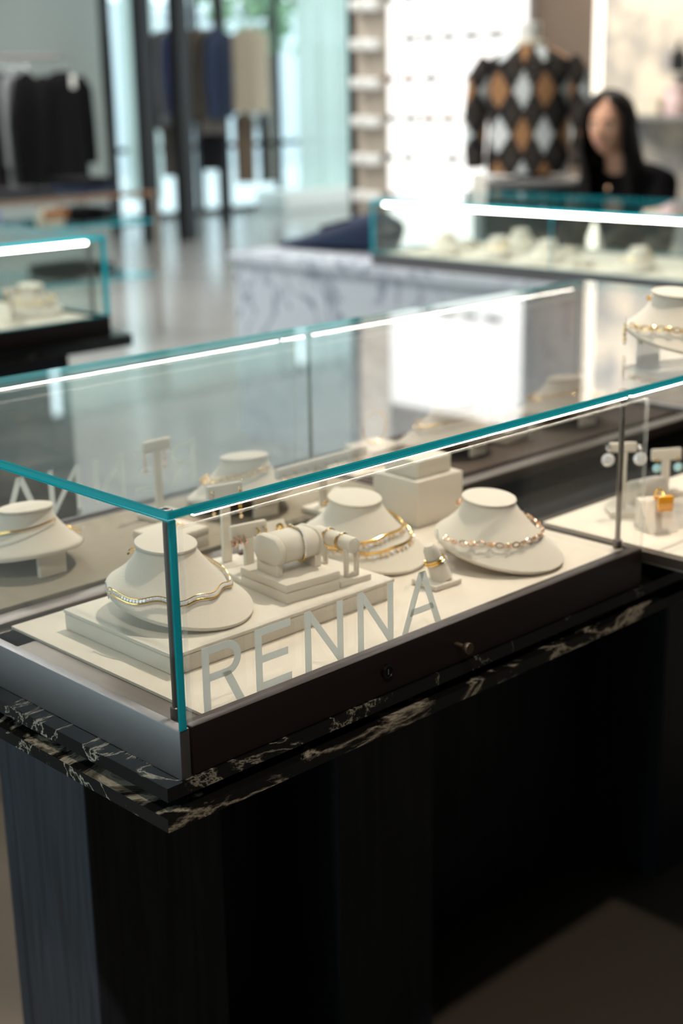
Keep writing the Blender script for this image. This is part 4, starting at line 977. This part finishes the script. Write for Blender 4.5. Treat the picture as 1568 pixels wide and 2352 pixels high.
for k, (u, mt, h, cat, nm_) in enumerate(GL):
    p = atd(u, 75, 14.7); garment(cat, nm_, cat, (p.x, p.y, railz+.04), YAW-PI/2+R(62), .50, h*1.05, .048, mt, True)
p = atd(572, 75, 14.7); garment('shirt', 'beige shirt facing out at the end of tall black frame', 'shirt', (p.x, p.y, railz+.04), YAW-PI/2+R(10), .38, .84, .14, 'beige_cloth', False, hooky=True)
fbar(atd(360, 75, 14.7), atd(640, 75, 14.7), railz+.04, .008)
for k, (u, w, h, mt, nm_) in enumerate(((560, .22, .74, 'brown_cloth', 'brown trousers hanging below the beige shirt'), (604, .10, .74, 'black_cloth', 'black trousers hanging beside the brown trousers'), (385, .17, .66, 'taupe_cloth', 'taupe skirt hanging below the coats'), (425, .12, .62, 'indigo_cloth', 'indigo skirt hanging beside the taupe skirt'), (485, .30, .60, 'charcoal_cloth', 'charcoal skirt hanging between thick post and trousers'))):
    p = atd(u, 262, 15.3); garment('trousers' if k < 2 else 'skirt', nm_, 'trousers' if k < 2 else 'skirt', (p.x, p.y, atd(500, 258, 15.3).z+.10), YAW-PI/2, w, h, .10, mt, False, flare=.95, hooky=True)
fbar(atd(365, 258, 15.3), atd(625, 258, 15.3), atd(500, 258, 15.3).z+.10, .008)
# sheer curtain
def curtain(x0, x1, y, label):
    m = MB(); n = int((x1-x0)/.03); top = [Vector((x0+(x1-x0)*i/n, y+.06*math.sin(i*.9)+.03*math.sin(i*.37), 4.38)) for i in range(n+1)]
    bot = [Vector((v.x+.02*math.sin(v.x*9), v.y+.02*math.sin(v.x*7), .245)) for v in top]
    m.rings([bot, top], False, False, closed=False); o = finish(m, 'curtain', 'sheer_curtain', angle=80); tag(o, label, 'curtain'); return o
curtain(12.0, 13.2, 12.85, 'white sheer curtain hanging to the sill beside the bright gap'); curtain(13.25, 15.0, 12.75, 'wide white sheer curtain drawn across the window by the eyewear wall')
bl_ = finish(bx(8.25, 12.0, 12.98, 12.984, 2.95, 4.38), 'added_blind', 'sheer_curtain'); tag(bl_, 'added white sheer blind, unseen, smoothing reflected light from the tall window', 'blind')  # added above the view to even out the window's reflection in the glass top
curtain(9.35, 9.85, 12.9, 'narrow white sheer curtain behind the tall black frame')
# copper and glass table
tp = onz(340, 770, 0); tb_ = thing('display_table', 'copper framed table with glass shelves and folded goods', 'table', (tp.x-.5, tp.y+.4, 0), 0)
zt0, zt1, zt2 = atd(200, 452, 8.5).z, atd(280, 516, 8.5).z, atd(290, 648, 8.5).z
TW, TD = .62, .38
for sx in (-1, 1):
    for sy in (-1, 1): finish(bx(sx*TW-.012, sx*TW+.012, sy*TD-.012, sy*TD+.012, 0, zt0-.012), 'leg', 'chrome', tb_)
for sy in (-1, 1): finish(bx(-TW, TW, sy*TD-.012, sy*TD+.012, zt0-.012, zt0+.012), 'top_rail', 'copper', tb_)
for sx in (-1, 1): finish(bx(sx*TW-.012, sx*TW+.012, -TD+.012, TD-.012, zt0-.012, zt0+.012), 'top_rail', 'copper', tb_)
for z in (zt1, zt2): pane('shelf', -TW+.014, TW-.014, -TD+.014, TD-.014, z-.012, z, tb_, True)
tx0, ty0 = tb_.location.x, tb_.location.y
finish(bx(-TW-.012, TW+.012, -TD-.012, TD+.012, zt0+.0125, zt0+.020), 'top', 'glass_far', tb_, smooth=False)
def folded(loc, rz, w, d, mats_, labels):
    z = loc[2]
    for mt, lb in zip(mats_, labels):
        t = thing('folded_sweater', lb, 'folded clothes', (loc[0], loc[1], z+.0005), rz); m = MB(); m.box(-w/2, w/2, -d/2, d/2, 0, .035, b=.014, seg=3); finish(m, 'body', mt, t)
        m = MB(); m.box(-w*.1, w*.1, -d/2-.002, -d/2+.05, .0355, .042, b=.002); finish(m, 'collar', mt, t); z += .043
zt0_ = zt0+.0205
folded((tx0+.30, ty0-.1, zt0_), .1, .28, .34, ['navy_cloth', 'black_cloth'], ['navy folded sweater at bottom of stack on copper table', 'black folded sweater topping the stack on copper table'])
folded((tx0-.10, ty0-.05, zt0_), -.1, .28, .34, ['charcoal_cloth'], ['charcoal folded sweater alone on copper table'])
folded((tx0+.34, ty0+.0, zt1+.0005), .05, .26, .32, ['black_cloth', 'charcoal_cloth'], ['black folded sweater under glass table top', 'charcoal folded sweater under glass table top'])
folded((tx0+.20, ty0-.05, zt2+.0005), .12, .40, .36, ['charcoal_cloth', 'black_cloth'], ['charcoal folded blanket on the lowest glass shelf', 'black folded blanket on the lowest glass shelf'])
hb = thing('handbag', 'small cream and rust handbag on the upper glass shelf', 'bag', (tx0-.02, ty0-.2, zt1+.0005), .2)
finish(MB().rings([[Vector((.11*s*math.cos(2*PI*i/20), .05*s*math.sin(2*PI*i/20), z)) for i in range(20)] for z, s in ((0, .9), (.01, 1), (.08, .98), (.10, .7))]), 'body', 'cream_cloth', hb); finish(bx(-.10, .10, -.056, -.046, .05, .10, b=.004), 'flap', 'rust_cloth', hb)
finish(MB().tube([(.08*math.cos(PI*k/10), 0, .10+.07*math.sin(PI*k/10)) for k in range(11)], .005, 6), 'handle', 'rust_cloth', hb)
lb_ = thing('shopping_bag', 'lilac paper shopping bag standing by the copper table', 'bag', (tx0-.40, ty0-.08, zt1+.0005), .1); finish(bx(-.09, .09, -.05, .05, 0, .11, b=.002), 'body', 'lilac_paper', lb_)
finish(MB().tube([(.05*math.cos(PI*k/10), -.045, .11+.02*math.sin(PI*k/10)) for k in range(11)], .003, 6), 'handle', 'lilac_paper', lb_)
